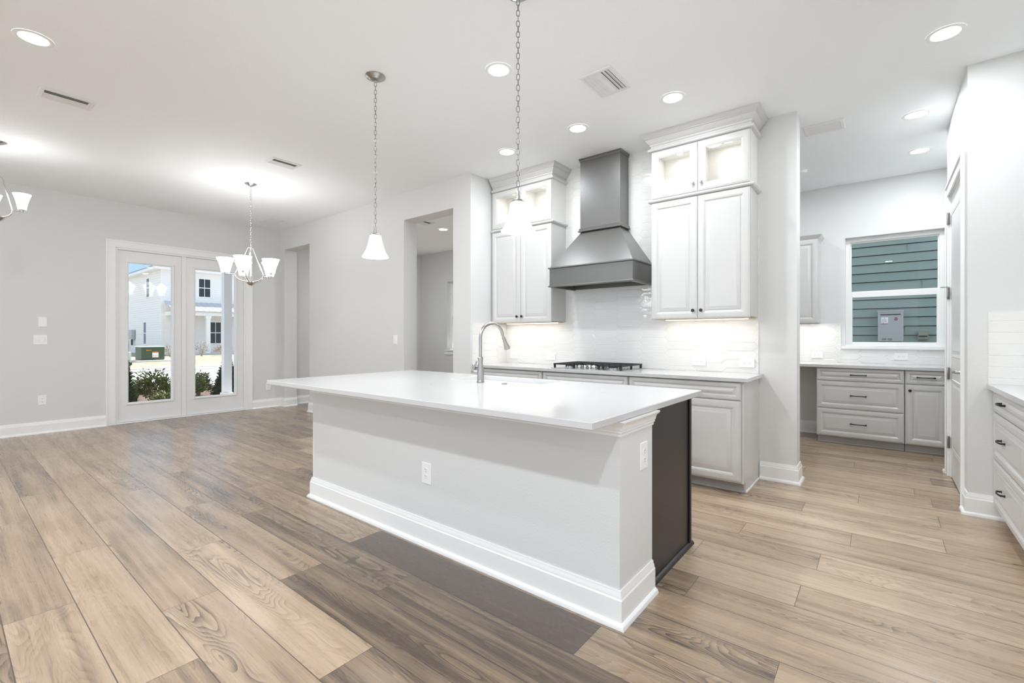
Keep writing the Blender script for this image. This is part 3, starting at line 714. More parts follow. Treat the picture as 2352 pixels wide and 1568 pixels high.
MB().sweep(hp, [(-0.02, 0), (0.006, 0), (0.014, 0.004), (0.014, 0.014), (0.0, 0.018), (-0.02, 0.018)], False, 1.915).build('ledge_moulding', 'dark', hd, 30)
MB().sweep(hp, [(-0.03, 0), (0.006, 0), (0.012, 0.004), (0.012, 0.010), (0.006, 0.014), (0.004, 0.020), (-0.03, 0.020)], False, 1.729).build('bottom_moulding', 'dark', hd, 30)

# ------------------------------------------------------------------ gas cooktop
ck = thing('gas_cooktop', 'stainless five burner gas cooktop with black grates', 'cooktop', (-2.2375, 4.16, 0.902))
kx0, kx1, ky0, ky1 = -2.622, -1.853, 3.90, 4.42
MB().box(kx0, ky0, 0.9025, kx1, ky1, 0.908, 0.002).build('tray', 'steel', ck)
for bx, by, br in ((-2.47, 4.03, .034), (-2.47, 4.29, .04), (-2.2375, 4.24, .052), (-2.005, 4.03, .04), (-2.005, 4.29, .034)):
    b = MB().lathe([(br * 1.25, 0.9082), (br * 1.25, 0.914), (br * 1.0, 0.918), (br * 1.0, 0.924)], (bx, by, 0), 24).build('burner', 'steel', ck, 40)
    MB().lathe([(br * 0.95, 0.9243), (br * 0.95, 0.931), (br * 0.8, 0.934)], (bx, by, 0), 24).build('burner_cap', 'iron', b, 40)
def grate(x0, x1, y0, y1, cut):
    mb = MB(); zt, h, w_ = 0.952, 0.012, 0.011
    bar = lambda a0, b0, a1, b1: mb.box(a0, b0, zt - h, a1, b1, zt, 0.002)
    bar(x0, y0, x0 + w_, y1); bar(x1 - w_, y0, x1, y1); bar(x0, y0, x1, y0 + w_); bar(x0, y1 - w_, x1, y1)
    for i in range(1, 4): bar(x0, y0 + (y1 - y0) * i / 4 - w_ / 2, x1, y0 + (y1 - y0) * i / 4 + w_ / 2)
    bar((x0 + x1) / 2 - w_ / 2, y0, (x0 + x1) / 2 + w_ / 2, y1)
    for lx in (x0 + 0.002, x1 - 0.020):
        for ly in (y0 + 0.002, (y0 + y1) / 2 - 0.009, y1 - 0.020): mb.box(lx, ly, 0.9085, lx + 0.018, ly + 0.018, zt - h * 0.5, 0.002)
    return mb.build('grate', 'iron', ck)
grate(kx0 + 0.012, -2.362, ky0 + 0.03, ky1 - 0.02, 0); grate(-2.352, -2.122, 4.075, ky1 - 0.02, 1); grate(-2.112, kx1 - 0.012, ky0 + 0.03, ky1 - 0.02, 0)
for dx, dy in ((-0.085, 3.955), (-0.045, 4.00), (0.0, 4.015), (0.045, 4.00), (0.085, 3.955)):
    MB().lathe([(0.020, 0.9082), (0.020, 0.913), (0.016, 0.915), (0.016, 0.936), (0.013, 0.940), (0.002, 0.941)], (-2.2375 + dx, dy, 0), 20).build('knob', 'chrome', ck, 40)

# ------------------------------------------------------------------ island
IX0, IX1, IY0, IY1 = -3.395, -0.864, 1.805, 2.155     # drywall pony wall
isl = thing('kitchen_island', 'pale grey drywall kitchen island with white baseboard and dark end panel', 'island', ((IX0 + IX1) / 2, 2.25, 0))
mb = MB().box(IX0, IY0, 0, IX1, IY1, 0.868); mb.build('pony_wall', 'wall', isl)
ip = [(IX0, IY1), (IX0, IY0), (IX1, IY0), (IX1, IY1)]
BPI = BP
MB().sweep(ip, BPI, False, 0.0).build('baseboard', 'trim', isl, 30)
IC = [(0, 0.0), (0.008, 0.0), (0.008, 0.010), (0.014, 0.016), (0.014, 0.024), (0.018, 0.028), (0.020, 0.040), (0.026, 0.052), (0.036, 0.060), (0.040, 0.066), (0.040, 0.071), (0, 0.071)]
MB().sweep(ip, IC, False, 0.7995).build('cove_moulding', 'trim', isl, 30)
PXE = -0.885
mb = MB().box(IX0 + 0.05, IY1 + 0.001, 0.10, -2.62, 2.775, 0.868).box(-2.62, IY1 + 0.001, 0.10, -1.70, 2.775, 0.64).box(-1.70, IY1 + 0.001, 0.10, PXE - 0.020, 2.775, 0.868).box(IX0 + 0.05, IY1 + 0.001, 0.0, PXE - 0.020, 2.70, 0.10)
mb.build('cabinet_box', 'panel', isl)
MB().box(PXE - 0.0195, IY1 + 0.002, 0.0, PXE, 2.772, 0.868).build('end_panel', 'panel', isl)
MB().box(PXE + 0.0005, 2.752, 0.02, PXE + 0.012, 2.776, 0.868, 0.004).build('corner_bead', 'panel', isl)
MB().rings([[(PXE + 0.0005, y, 0.0), (PXE + 0.019, y, 0.0), (PXE + 0.018, y, 0.008), (PXE + 0.012, y, 0.016), (PXE + 0.0005, y, 0.020)] for y in (IY1 + 0.035, 2.80)], True, True, True).build('shoe_moulding', 'panel', isl, 40)
ff = Fr((0, 2.775, 0), (-1, 0, 0), (0, 0, 1), (0, 1, 0))
xs = [0.91, 1.37, 1.79, 2.55, 3.33]
for i in range(4):
    d = MB().panel(ff, xs[i] + 0.004, 0.11, xs[i + 1] - 0.004, 0.70, [(a, b + 0.02) for a, b in RAISED]).build('door', 'panel', isl, 25)
    knob(Fr((0, 2.795, 0), (-1, 0, 0), (0, 0, 1), (0, 1, 0)), xs[i] + 0.05, 0.64, d)
    d = MB().panel(ff, xs[i] + 0.004, 0.71, xs[i + 1] - 0.004, 0.86, [(a * .6, b + 0.02) for a, b in RAISED]).build('drawer', 'panel', isl, 25)

# island worktop with the sink cut-out
TX0, TX1, TY0, TY1, SZ0, SZ1 = -3.52, -0.838, 1.520, 2.853, 0.8715, 0.902
SX0, SX1, SY0, SY1 = -2.545, -1.785, 2.43, 2.80
mb = MB()
c = 0.003
def ring(i, z): return [(TX0 + i, TY0 + i, z), (TX1 - i, TY0 + i, z), (TX1 - i, TY1 - i, z), (TX0 + i, TY1 - i, z)]
def hring(i, z): return [(SX0 - i, SY0 - i, z), (SX1 + i, SY0 - i, z), (SX1 + i, SY1 + i, z), (SX0 - i, SY1 + i, z)]
mb.rings([ring(c, SZ0), ring(0, SZ0 + c), ring(0, SZ1 - c), ring(c, SZ1), hring(c / 2, SZ1), hring(0, SZ1 - c / 2), hring(0, SZ0)], True, False, False, True)
wt = mb.build('island_countertop', 'quartz'); tag(wt, 'large white quartz countertop on the island with a sink cut-out', 'countertop')
sk = thing('undermount_sink', 'white undermount sink below the island counter cut-out', 'sink', ((SX0 + SX1) / 2, (SY0 + SY1) / 2, 0.66))
def sr(i, z): return [(SX0 + i, SY0 + i, z), (SX1 - i, SY0 + i, z), (SX1 - i, SY1 - i, z), (SX0 + i, SY1 - i, z)]
MB().rings([sr(-0.015, 0.8705), sr(-0.004, 0.8705), sr(-0.002, 0.86), sr(0.004, 0.70), sr(0.03, 0.672), sr(0.032, 0.670), sr(0.025, 0.660), sr(-0.01, 0.69), sr(-0.015, 0.86)], True, False, True, False).faces([Vector(p) for p in sr(0.032, 0.670)], [(0, 1, 2, 3)]).build('basin', 'plate', sk, 40)
MB().lathe([(0.045, 0.6705), (0.045, 0.674), (0.03, 0.673), (0.01, 0.671)], ((SX0 + SX1) / 2, (SY0 + SY1) / 2, 0), 24).build('drain', 'chrome', sk, 40)

# faucet
fx, fy = -2.181, 2.372
fc = thing('pull_down_faucet', 'brushed nickel pull-down faucet with a high arc spout on the island', 'faucet', (fx, fy, 0.902))
MB().lathe([(0.0255, 0.9022), (0.0265, 0.906), (0.0255, 0.911), (0.0235, 0.914), (0.0225, 0.925), (0.0240, 0.955), (0.0238, 0.975), (0.0205, 1.005), (0.0165, 1.030), (0.0155, 1.045), (0.0178, 1.060), (0.0190, 1.070), (0.0165, 1.078), (0.0118, 1.082)], (fx, fy, 0), 32).build('body', 'nickel', fc, 50)
da = math.radians(80); hdir = Vector((math.cos(da), math.sin(da), 0)); R_ = 0.102
p0 = Vector((fx, fy, 1.078)); ctr = Vector((fx, fy, 1.212)) + hdir * R_
pts = [p0, Vector((fx, fy, 1.14))] + [ctr + (-hdir) * (R_ * math.cos(a)) + Vector((0, 0, 1)) * (R_ * math.sin(a)) for a in [math.radians(x) for x in range(0, 171, 10)]]
MB().tube(pts, 0.0112, 16).build('spout', 'nickel', fc, 60)
tip = pts[-1]; td = (pts[-1] - pts[-2]).normalized()
td = (td + hdir * 0.18).normalized()
MB().lathe([(0.009, -0.002), (0.0085, 0.010), (0.0125, 0.014), (0.0135, 0.022), (0.0125, 0.030), (0.0140, 0.060), (0.0190, 0.085), (0.0215, 0.098), (0.0225, 0.102), (0.0215, 0.108), (0.016, 0.109)], tip, 28, td).build('spray_head', 'nickel', fc, 50)
hv = Vector((-math.cos(math.radians(10)), -0.10, 0)).normalized(); hb = Vector((fx, fy, 0.972))
MB().lathe([(0.0165, 0.015), (0.0175, 0.035), (0.0175, 0.052), (0.016, 0.056), (0.010, 0.066), (0.006, 0.080), (0.003, 0.083)], hb, 24, hv).build('valve', 'nickel', fc, 50)
l0 = hb + hv * 0.058
MB().tube([l0, l0 + Vector((-0.004, 0.0, 0.02)), l0 + Vector((0.020, 0.01, 0.075))], [0.006, 0.0058, 0.0068], 12).build('lever', 'nickel', fc, 50)
b = MB().lathe([(0.019, 0.9022), (0.0195, 0.905), (0.018, 0.9075), (0.012, 0.908), (0.0115, 0.9095), (0.001, 0.910)], (-1.976, 2.385, 0), 28).build('air_switch_button', 'nickel', None, 50)
tag(b, 'small round nickel button on the island counter beside the faucet', 'button')

# ------------------------------------------------------------------ outlets and switches
def plate(name, fr, label, cat, kind, horiz=False, group=None):
    w_, h_ = (0.079, 0.124)
    if kind == 'double': w_ = 0.124
    if kind == 'duo': w_, h_ = 0.079, 0.124
    t = thing(name, label, cat, tuple(fr.o), group)
    f = fr if not horiz else Fr(fr.o, fr.v, -fr.u, fr.w)
    MB().panel(f, -w_ / 2, -h_ / 2, w_ / 2, h_ / 2, [(0, 0.0005), (0, 0.004), (0.003, 0.0065), (0.004, 0.0065)]).build('cover_plate', 'plate', t)
    if kind == 'outlet':
        for s in (-1, 1):
            q = MB()
            pts = [f(0.0165 * math.cos(a), s * 0.0195 + 0.0145 * math.sin(a), 0) for a in [2 * PI * i / 20 for i in range(20)]]
            q.rings([[p + f.w * 0.006 for p in pts], [p + f.w * 0.0085 for p in pts]], True, False, True)
            r = q.build('receptacle', 'plate', t, 40)
            m = MB()
            for dx, hh in ((-0.006, 0.008), (0.006, 0.0065)): m.fbox(f, dx - 0.0011, s * 0.0195 + 0.001, 0.0084, dx + 0.0011, s * 0.0195 + hh, 0.0089)
            m.lathe([(0.0022, 0.0), (0.0022, 0.0004)], f(0, s * 0.0195 - 0.0075, 0.0085), 10, f.w)
            m.build('slots', 'slot', r)
    elif kind in ('switch', 'double'):
        for cx in ((0,) if kind == 'switch' else (-0.023, 0.023)):
            MB().panel(f, cx - 0.0165, -0.033, cx + 0.0165, 0.033, [(0, 0.006), (0, 0.0085), (0.002, 0.0105), (0.003, 0.0105)]).build('rocker', 'plate', t)
    return t
plate('wall_outlet', east(XL, 0.848, 0.42), 'white outlet low on the left wall under the light switches', 'outlet', 'outlet', False, 'white wall outlets')
plate('light_switch', east(XL, 0.832, 1.182), 'white double rocker switch on the left wall', 'light switch', 'double')
plate('blank_plate', east(XL, 0.852, 1.407), 'white blank cover plate above the double switch on the left wall', 'cover plate', 'blank')
plate('wall_outlet', east(XL, 3.60, 0.36), 'white outlet between the french door and the corner, below the island counter tip', 'outlet', 'outlet', False, 'white wall outlets')
plate('light_switch', south(-5.035, YB, 1.18), 'white single rocker switch beside the tall opening with the window', 'light switch', 'switch')
plate('light_switch', Fr((O1[1], YB + 0.06, 1.18), (0, 1, 0), (0, 0, 1), (-1, 0, 0)), 'white switch seen edge-on in the narrow opening by the corner', 'light switch', 'switch')
plate('wall_outlet', south(-2.086, IY0, 0.42), 'white outlet on the long front of the island', 'outlet', 'outlet', False, 'white wall outlets')
plate('wall_outlet', east(IX1, 2.050, 0.672), 'white outlet on the short end of the island', 'outlet', 'outlet', False, 'white wall outlets')
for x, lb in ((-3.52, 'white sideways outlet in the backsplash behind the faucet spray head'), (-2.98, 'white sideways outlet in the backsplash left of the cooktop'), (-1.33, 'white sideways outlet in the backsplash right of the cooktop'), (-0.925, 'white sideways outlet at the right end of the kitchen backsplash')):
    plate('wall_outlet', south(x, YK - 0.0122, 0.99), lb, 'outlet', 'outlet', True, 'backsplash outlets')
for x, lb in ((-0.645, 'white sideways outlet in the pantry backsplash left of the window'), (0.168, 'white sideways outlet in the pantry backsplash under the window')):
    plate('wall_outlet', south(x, YP - 0.0122, 0.99), lb, 'outlet', 'outlet', True, 'backsplash outlets')

# ------------------------------------------------------------------ pendants
SHADE_P = [(0.034, 0.0), (0.040, -0.004), (0.043, -0.020), (0.050, -0.055), (0.061, -0.095), (0.076, -0.130), (0.091, -0.152), (0.0925, -0.156)]
def chain(z0, z1, lw=0.0085, ll=0.017, r=0.0019, cx=0.0, cy_=0.0):
    mb = MB(); pitch = 2 * ll - 2 * r - 0.0015; n = max(2, int(round((z0 - z1) / pitch))); pitch = (z0 - z1) / n
    for i in range(n):
        zc = z0 - (i + 0.5) * pitch; a = PI / 4 + (PI / 2) * (i % 2) + 0.12 * math.sin(i * 1.7); h = pitch / 2 + r * 1.4
        u = Vector((math.cos(a), math.sin(a), 0)); st = h - lw
        pts = [Vector((cx, cy_, zc + st)) + u * (lw * math.cos(t)) + Vector((0, 0, lw * math.sin(t))) for t in [PI * k / 6 for k in range(7)]]
        pts += [Vector((cx, cy_, zc - st)) + u * (lw * math.cos(t)) + Vector((0, 0, lw * math.sin(t))) for t in [PI + PI * k / 6 for k in range(7)]]
        mb.tube(pts, r, 6, True)
    return mb
def lamp(name, parent, loc, watt, typ='POINT', size=0.03, col=(.97, .985, 1.0)):
    ld = bpy.data.lights.new(name, typ); ld.energy = watt; ld.color = col
    if typ == 'POINT': ld.shadow_soft_size = size
    else: ld.shape = 'DISK'; ld.size = size
    lo = bpy.data.objects.new(name, ld); COL.objects.link(lo); lo.parent = parent; lo.location = loc
    return lo
def make_pendant(x, y, label):
    t = thing('pendant_light', label, 'pendant light', (x, y, CZ), 'pendants over the island')
    o = Vector((x, y, CZ)); zt = 1.945
    MB().lathe([(0.070, -0.0005), (0.070, -0.004), (0.064, -0.010), (0.052, -0.014), (0.048, -0.019), (0.036, -0.026), (0.020, -0.030), (0.008, -0.034), (0.006, -0.044)], o, 32).build('canopy', 'nickel', t, 40)
    ch = chain(CZ - 0.042, 2.005, cx=x, cy_=y); ch.build('chain', 'chainm', t, 60)
    MB().lathe([(0.010, 2.006), (0.010, 1.985), (0.012, 1.983), (0.012, 1.962), (0.030, 1.958), (0.035, 1.952), (0.035, 1.946)], (x, y, 0), 24).build('socket_cap', 'nickel', t, 40)
    MB().lathe([(r, zt + z) for r, z in SHADE_P] + [(r - 0.003, zt + z) for r, z in SHADE_P[::-1][:-1]], (x, y, 0), 36, cap0=True, cap1=False).build('glass_shade', 'pshade', t, 60)
    MB().lathe([(0.012, 1.915), (0.016, 1.90), (0.026, 1.865), (0.030, 1.845), (0.026, 1.825), (0.014, 1.812), (0.002, 1.810)], (x, y, 0), 20).build('bulb', 'bulb', t, 60)
    lamp('pendant_lamp', t, (0, 0, 1.775 - CZ), PEND_W, 'POINT', 0.06)
    return t
pa = make_pendant(-2.837, 1.975, 'bell-shaped white glass pendant on a chain, whole chain and ceiling canopy visible')
pb = copy_tree(pa, (-1.54, 1.975, CZ), 'bell-shaped white glass pendant hanging in front of the left wall cabinet')

# ------------------------------------------------------------------ chandeliers
def chandelier(x, y, zc, zh, ra, bend, rs, hs, n, a0, label, zs):
    t = thing('chandelier', label, 'chandelier', (x, y, CZ), 'chandeliers')
    o = Vector((x, y, 0))
    MB().lathe([(0.066, CZ - 0.0005), (0.066, CZ - 0.004), (0.050, CZ - 0.014), (0.030, CZ - 0.026), (0.010, CZ - 0.034), (0.006, CZ - 0.042)], o, 32).build('canopy', 'chrome', t, 40)
    chain(CZ - 0.040, zc + 0.045, cx=x, cy_=y).build('chain', 'chrome', t, 60)
    MB().lathe([(0.007, zc + 0.05), (0.008, zc + 0.012), (0.036, zc + 0.008), (0.036, zc), (0.008, zc - 0.004), (0.007, zh + 0.03)], o, 24).build('stem', 'chrome', t, 40)
    MB().lathe([(0.010, zh + 0.03), (0.050, zh + 0.022), (0.052, zh + 0.014), (0.044, zh), (0.026, zh - 0.018), (0.010, zh - 0.024), (0.009, zh - 0.036), (0.002, zh - 0.040)], o, 28).build('hub', 'chrome', t, 40)
    for k in range(n):
        a = a0 + 2 * PI * k / n; d = Vector((math.cos(a), math.sin(a), 0)); zb = zs - 0.014
        pts = [o + d * 0.035 + Vector((0, 0, zh + 0.024))]
        h = zb - (zh + 0.024)
        for i in range(1, 9):
            q = PI / 2 * i / 8; pts.append(o + d * (0.035 + (bend - 0.035) * math.sin(q)) + Vector((0, 0, zh + 0.024 + h * (1 - math.cos(q)))))
        pts.append(o + d * (bend + 0.012) + Vector((0, 0, zb + 0.002)))
        pts.append(o + d * (ra + 0.012) + Vector((0, 0, zb)))
        ar = MB().tube(pts, 0.0062, 10).tube([o + d * 0.030 + Vector((0, 0, zc + 0.002)), o + d * bend + Vector((0, 0, zb))], 0.0045, 8).build('arm', 'chrome', t, 50)
        c = o + d * ra
        MB().lathe([(0.010, zb), (0.010, zb + 0.008), (0.026, zb + 0.012), (0.026, zb + 0.016)], c, 20).build('shade_cup', 'chrome', ar, 40)
        rb = rs * 0.47; z0 = zb + 0.0165
        prof = [(rb * 0.6, 0), (rb, 0.002), (rb * 1.06, 0.02), (rb + (rs - rb) * 0.30, hs * 0.45), (rb + (rs - rb) * 0.62, hs * 0.75), (rs, hs)]
        MB().lathe([(r, z0 + z) for r, z in prof] + [(r - 0.003, z0 + z) for r, z in prof[::-1][:-1]], c, 28, cap0=True, cap1=False).build('glass_shade', 'shade', ar, 60)
        lamp('chandelier_lamp', t, c + Vector((0, 0, zs + hs + 0.01)) - Vector((x, y, CZ)), CHAND_W * 5 / n * (0.25 if n == 3 else 1), 'POINT', 0.05)
    return t
dr = Vector((-6.0, 2.404, 0)).normalized(); lat = math.atan2(-dr.x, dr.y)      # direction of 'picture right' at the fixture
aa = math.atan2(dr.x, -dr.y)
chandelier(-6.016, 2.41, 2.30, 1.868, 0.262, 0.168, 0.097, 0.170, 5, aa, 'five light nickel chandelier in front of the french doors', 1.985)
chandelier(-6.60, 0.372, 2.755, 2.345, 0.172, 0.105, 0.066, 0.150, 3, math.radians(66.6), 'nickel chandelier with white glass shades cut by the left picture edge', 2.452)

# ------------------------------------------------------------------ recessed lights
def make_can(x, y, label):
    t = thing('recessed_light', label, 'ceiling light', (x, y, CZ), 'recessed ceiling lights')
    o = Vector((x, y, CZ))
    MB().lathe([(0.094, -0.0005), (0.094, -0.003), (0.088, -0.0055), (0.074, -0.006), (0.070, -0.004)], o, 36, cap0=False, cap1=False).build('trim_ring', 'trim', t, 40)
    MB().lathe([(0.0715, -0.0012), (0.0705, -0.0038), (0.05, -0.0046), (0.002, -0.005)], o, 36, cap0=False).build('lens', 'lens', t, 40)
    lamp('recessed_lamp', t, (0, 0, -0.008), CAN_W, 'AREA', 0.12, (.90, .96, 1.0))
    return t
can = make_can(-4.14, 0.386, 'round recessed light near the upper left corner of the picture')
for x, y, lb in ((-2.095, 2.465, 'round recessed light between the two pendant chains'),
                 (-1.278, 3.602, 'round recessed light in front of the right wall cabinet crown'),
                 (-2.128, 3.600, 'round recessed light in front of the hood chimney'),
                 (-2.958, 3.610, 'round recessed light above the left wall cabinet, beside the pendant chain'),
                 (0.303, 3.886, 'round recessed light near the upper right corner of the picture'),
                 (0.222, 5.150, 'first round recessed light beyond the wall stub, in front of the closet door'),
                 (0.292, 6.172, 'farthest round recessed light, deep in the pantry'),
                 (-5.963, 5.528, 'round recessed light in the room beyond the tall opening'),
                 (-1.3, 5.75, 'added unseen recessed light in the pantry behind the kitchen wall, left of the window'),  # lamp added to brighten the pantry
                 (-6.2, 4.9, 'added second recessed light in the room beyond the tall opening'),  # lamp added to brighten the far room
                 (0.12, -0.50, 'round recessed light over the near end of the right counter'),
                 (-2.05, -0.55, 'added unseen recessed light on the camera side of the island'),  # lamp added out of view to light the room
                 (-4.14, -2.4, 'added unseen recessed light over the rear of the living area')):  # another out-of-view lamp added for room light
    c_ = copy_tree(can, (x, y, CZ), lb, 'recessed ceiling lights')
    dim = 0.24 if abs(y - 3.605) < 0.02 else {3.886: 0.36, 2.465: 0.6, 5.150: 0.35, 5.75: 0.3, 6.172: 0.36, 4.9: 0.3, 5.528: 0.5}.get(y, 1.0)   # lamps turned down one by one to balance the light
    if dim < 1:
        for l_ in c_.children:
            if l_.type == 'LIGHT': l_.data = l_.data.copy(); l_.data.energy = CAN_W * dim

# ------------------------------------------------------------------ ceiling vents
def vent(x0, x1, y0, y1, along, n, label, tilt=1, dense=False):
    t = thing('air_vent', label, 'air vent', ((x0 + x1) / 2, (y0 + y1) / 2, CZ), 'ceiling air vents')
    f = down(0, 0, CZ); b = 0.03
    MB().panel(f, x0, -y1, x1, -y0, [(0, 0.0005), (0, 0.004), (0.006, 0.009), (b - 0.004, 0.010), (b, 0.006), (b, 0.0005)], 1.0, True).build('frame', 'vent', t)
    MB().fbox(f, x0 + b, -y1 + b, 0.0003, x1 - b, -y0 - b, 0.001).build('backing', 'ventdark', t)
    a0, a1 = (x0 + b, x1 - b) if along == 'y' else (y0 + b, y1 - b)
    for i in range(n):
        c = a0 + (a1 - a0) * (i + 0.5) / n; hw = (a1 - a0) / n * (0.56 if dense else 0.50)
        tl = tilt if tilt else (1 if i < n / 2 else -1)
        p = [(c - hw, 0.010 if tl > 0 else 0.0015), (c + hw, 0.0015 if tl > 0 else 0.010)]
        q = MB()
        if along == 'y': q.faces([(p[0][0], y0 + b, CZ - p[0][1]), (p[1][0], y0 + b, CZ - p[1][1]), (p[1][0], y1 - b, CZ - p[1][1]), (p[0][0], y1 - b, CZ - p[0][1]),
                                   (p[0][0], y0 + b, CZ - p[0][1] - .0012), (p[1][0], y0 + b, CZ - p[1][1] - .0012), (p[1][0], y1 - b, CZ - p[1][1] - .0012), (p[0][0], y1 - b, CZ - p[0][1] - .0012)],
                                  [(0, 1, 2, 3), (7, 6, 5, 4), (0, 4, 5, 1), (1, 5, 6, 2), (2, 6, 7, 3), (3, 7, 4, 0)])
        else: q.faces([(x0 + b, p[0][0], CZ - p[0][1]), (x0 + b, p[1][0], CZ - p[1][1]), (x1 - b, p[1][0], CZ - p[1][1]), (x1 - b, p[0][0], CZ - p[0][1]),
                       (x0 + b, p[0][0], CZ - p[0][1] - .0012), (x0 + b, p[1][0], CZ - p[1][1] - .0012), (x1 - b, p[1][0], CZ - p[1][1] - .0012), (x1 - b, p[0][0], CZ - p[0][1] - .0012)],
                      [(0, 1, 2, 3), (7, 6, 5, 4), (0, 4, 5, 1), (1, 5, 6, 2), (2, 6, 7, 3), (3, 7, 4, 0)])
        q.build('louver', 'vent', t)
    return t
vent(-5.092, -4.886, 0.488, 0.797, 'y', 6, 'white louvered vent near the recessed light at upper left', 0)
vent(-5.130, -4.926, 2.188, 2.497, 'y', 6, 'white louvered vent between the chandelier and the first pendant', 0)
vent(-7.88, -7.48, 3.265, 3.515, 'y', 14, 'flat white return grille in the far ceiling corner behind the chandelier', 1, True)
vent(-1.708, -1.460, 2.897, 3.251, 'y', 7, 'square white vent with wide louvers between the recessed lights', 0)
vent(-0.556, -0.256, 4.838, 5.075, 'x', 7, 'white louvered vent on the ceiling right of the wall stub', -1)
vent(-5.95, -5.72, 4.90, 5.12, 'y', 6, 'white louvered vent in the room beyond the tall opening', 0)
sm = MB().lathe([(0.06, CZ - 0.0005), (0.06, CZ - 0.018), (0.052, CZ - 0.030), (0.02, CZ - 0.033), (0.001, CZ - 0.033)], (-0.715, 6.10, 0), 28).build('smoke_detector', 'plate', None, 40)
tag(sm, 'small white round smoke detector on the pantry ceiling, half hidden by the wall stub', 'smoke detector')

# ------------------------------------------------------------------ pantry
PFY = 6.40
fp = south(0, PFY, 0)
ua = thing('drawer_cabinet', 'light grey three drawer base cabinet in the pantry beside the knee space', 'cabinet', (-0.205, 6.68, 0), 'pantry base cabinets')
MB().box(-0.598, PFY + 0.0195, 0.085, 0.182, YP - 0.002, 0.868).build('carcass', 'cab', ua)
MB().box(-0.59, PFY + 0.075, 0, 0.182, PFY + 0.09, 0.085).box(-0.59, PFY + 0.06, 0, 0.182, PFY + 0.0745, 0.018, 0.004).build('toe_kick', 'toe', ua)
for z0, z1, k in ((0.722, 0.862, .62), (0.408, 0.714, .9), (0.092, 0.400, .9)):
    d = door(fp, -0.596, z0, 0.178, z1, ua, k, 'drawer'); pull(fp, -0.209, (z0 + z1) / 2 + 0.0, 0.135, d)
ub = thing('door_cabinet', 'light grey pantry base cabinet with one drawer above one door', 'cabinet', (0.34, 6.68, 0), 'pantry base cabinets')
MB().box(0.187, PFY + 0.0195, 0.085, 0.636, YP - 0.002, 0.868).build('carcass', 'cab', ub)
MB().box(0.187, PFY + 0.075, 0, 0.636, PFY + 0.09, 0.085).box(0.187, PFY + 0.06, 0, 0.636, PFY + 0.0745, 0.018, 0.004).build('toe_kick', 'toe', ub)
d = door(fp, 0.192, 0.722, 0.522, 0.862, ub, .62, 'drawer'); pull(fp, 0.352, 0.795, 0.135, d)
d = door(fp, 0.192, 0.092, 0.522, 0.714, ub); knob(fp, 0.225, 0.655, d)
c2 = MB().box(-2.2, PFY - 0.025, 0.8695, 0.638, YP - 0.0015, 0.902, 0.002).build('countertop', 'quartz'); tag(c2, 'white quartz pantry countertop below the window', 'countertop')
fpt = south(0, YP, 0)
picket(fpt, -2.2, PWX[0] - 0.042, 0.9025, 1.385, 'trim_3', 'white tile backsplash in the pantry left of the window', 6)
picket(fpt, PWX[0] - 0.0415, 0.638, 0.9025, PWZ[0] - 0.029, 'trim_6', 'white tile backsplash in the pantry under the window', 7)
uc = thing('wall_cabinet', 'light grey wall cabinet in the pantry, mostly hidden by the wall stub', 'cabinet', (-1.2, YP, 1.39))
MB().box(-1.85, 6.69, 1.395, -0.61, YP - 0.001, 2.42).build('carcass', 'cab', uc)
fpu = south(0, 6.67, 0)
for a0, a1 in ((-1.846, -1.44), (-1.436, -1.03), (-1.026, -0.614)): door(fpu, a0, 1.392, a1, 2.40, uc)
MB().sweep([(-1.85, YP - 0.001), (-1.85, 6.69), (-0.61, 6.69), (-0.61, YP - 0.001)], [(-0.02, 0), (0.004, 0.0), (0.008, 0.012), (0.022, 0.024), (0.036, 0.044), (0.042, 0.052), (-0.02, 0.052)], False, 2.401).build('crown', 'cab', uc, 30)
lo = lamp('strip_lamp', uc, Vector((-1.0, 6.80, 1.385)) - ORG[uc.name], 1.0, 'AREA', 0.05, (1, .96, .9)); lo.data.shape = 'RECTANGLE'; lo.data.size = 1.0; lo.data.size_y = 0.03

# ------------------------------------------------------------------ right counter run
RF = 0.578
frw = west(RF, 0, 0)
rc = thing('drawer_cabinet', 'white-grey base cabinet with three deep drawers at the right picture edge', 'cabinet', (0.88, 4.0, 0))
MB().box(RF + 0.0195, 3.52, 0.085, RXW - 0.001, RY0 - 0.002, 0.868).build('carcass', 'cab', rc)
MB().box(RF + 0.075, 3.52, 0, RF + 0.09, RY0 - 0.035, 0.085).build('toe_kick', 'toe', rc)
for z0, z1, k in ((0.722, 0.862, .62), (0.408, 0.714, .9), (0.092, 0.400, .9)):
    d = door(frw, -(RY0 - 0.006), z0, -3.525, z1, rc, k, 'drawer'); pull(frw, -4.09, (z0 + z1) / 2 + 0.01, 0.105, d)
rb = thing('drawer_cabinet', 'white-grey base cabinet next to the three drawer unit, outside the picture edge', 'cabinet', (0.88, 3.0, 0))
MB().box(RF + 0.0195, 1.9, 0.085, RXW - 0.001, 3.515, 0.868).build('carcass', 'cab', rb)
MB().box(RF + 0.075, 1.9, 0, RF + 0.09, 3.515, 0.085).build('toe_kick', 'toe', rb)
for z0, z1, k in ((0.722, 0.862, .62), (0.092, 0.714, 1.0)): door(frw, -3.510, z0, -2.72, z1, rb, k, 'door'); door(frw, -2.712, z0, -1.905, z1, rb, k, 'door')
c3 = MB().box(0.551, 1.9, 0.8695, RXW - 0.001, RY0 - 0.0015, 0.902, 0.002).build('countertop', 'quartz'); tag(c3, 'white quartz countertop at the right picture edge', 'countertop')
picket(south(0, RY0, 0), 0.556, RXW - 0.011, 0.9025, 1.385, 'trim_4', 'white tile backsplash at the right picture edge', 8)
struct(MB().box(RXW - 0.010, 1.9, 0.9025, RXW - 0.0005, RY0 - 0.011, 1.385), 'trim_5', 'tile', 'white tile backsplash along the right wall')
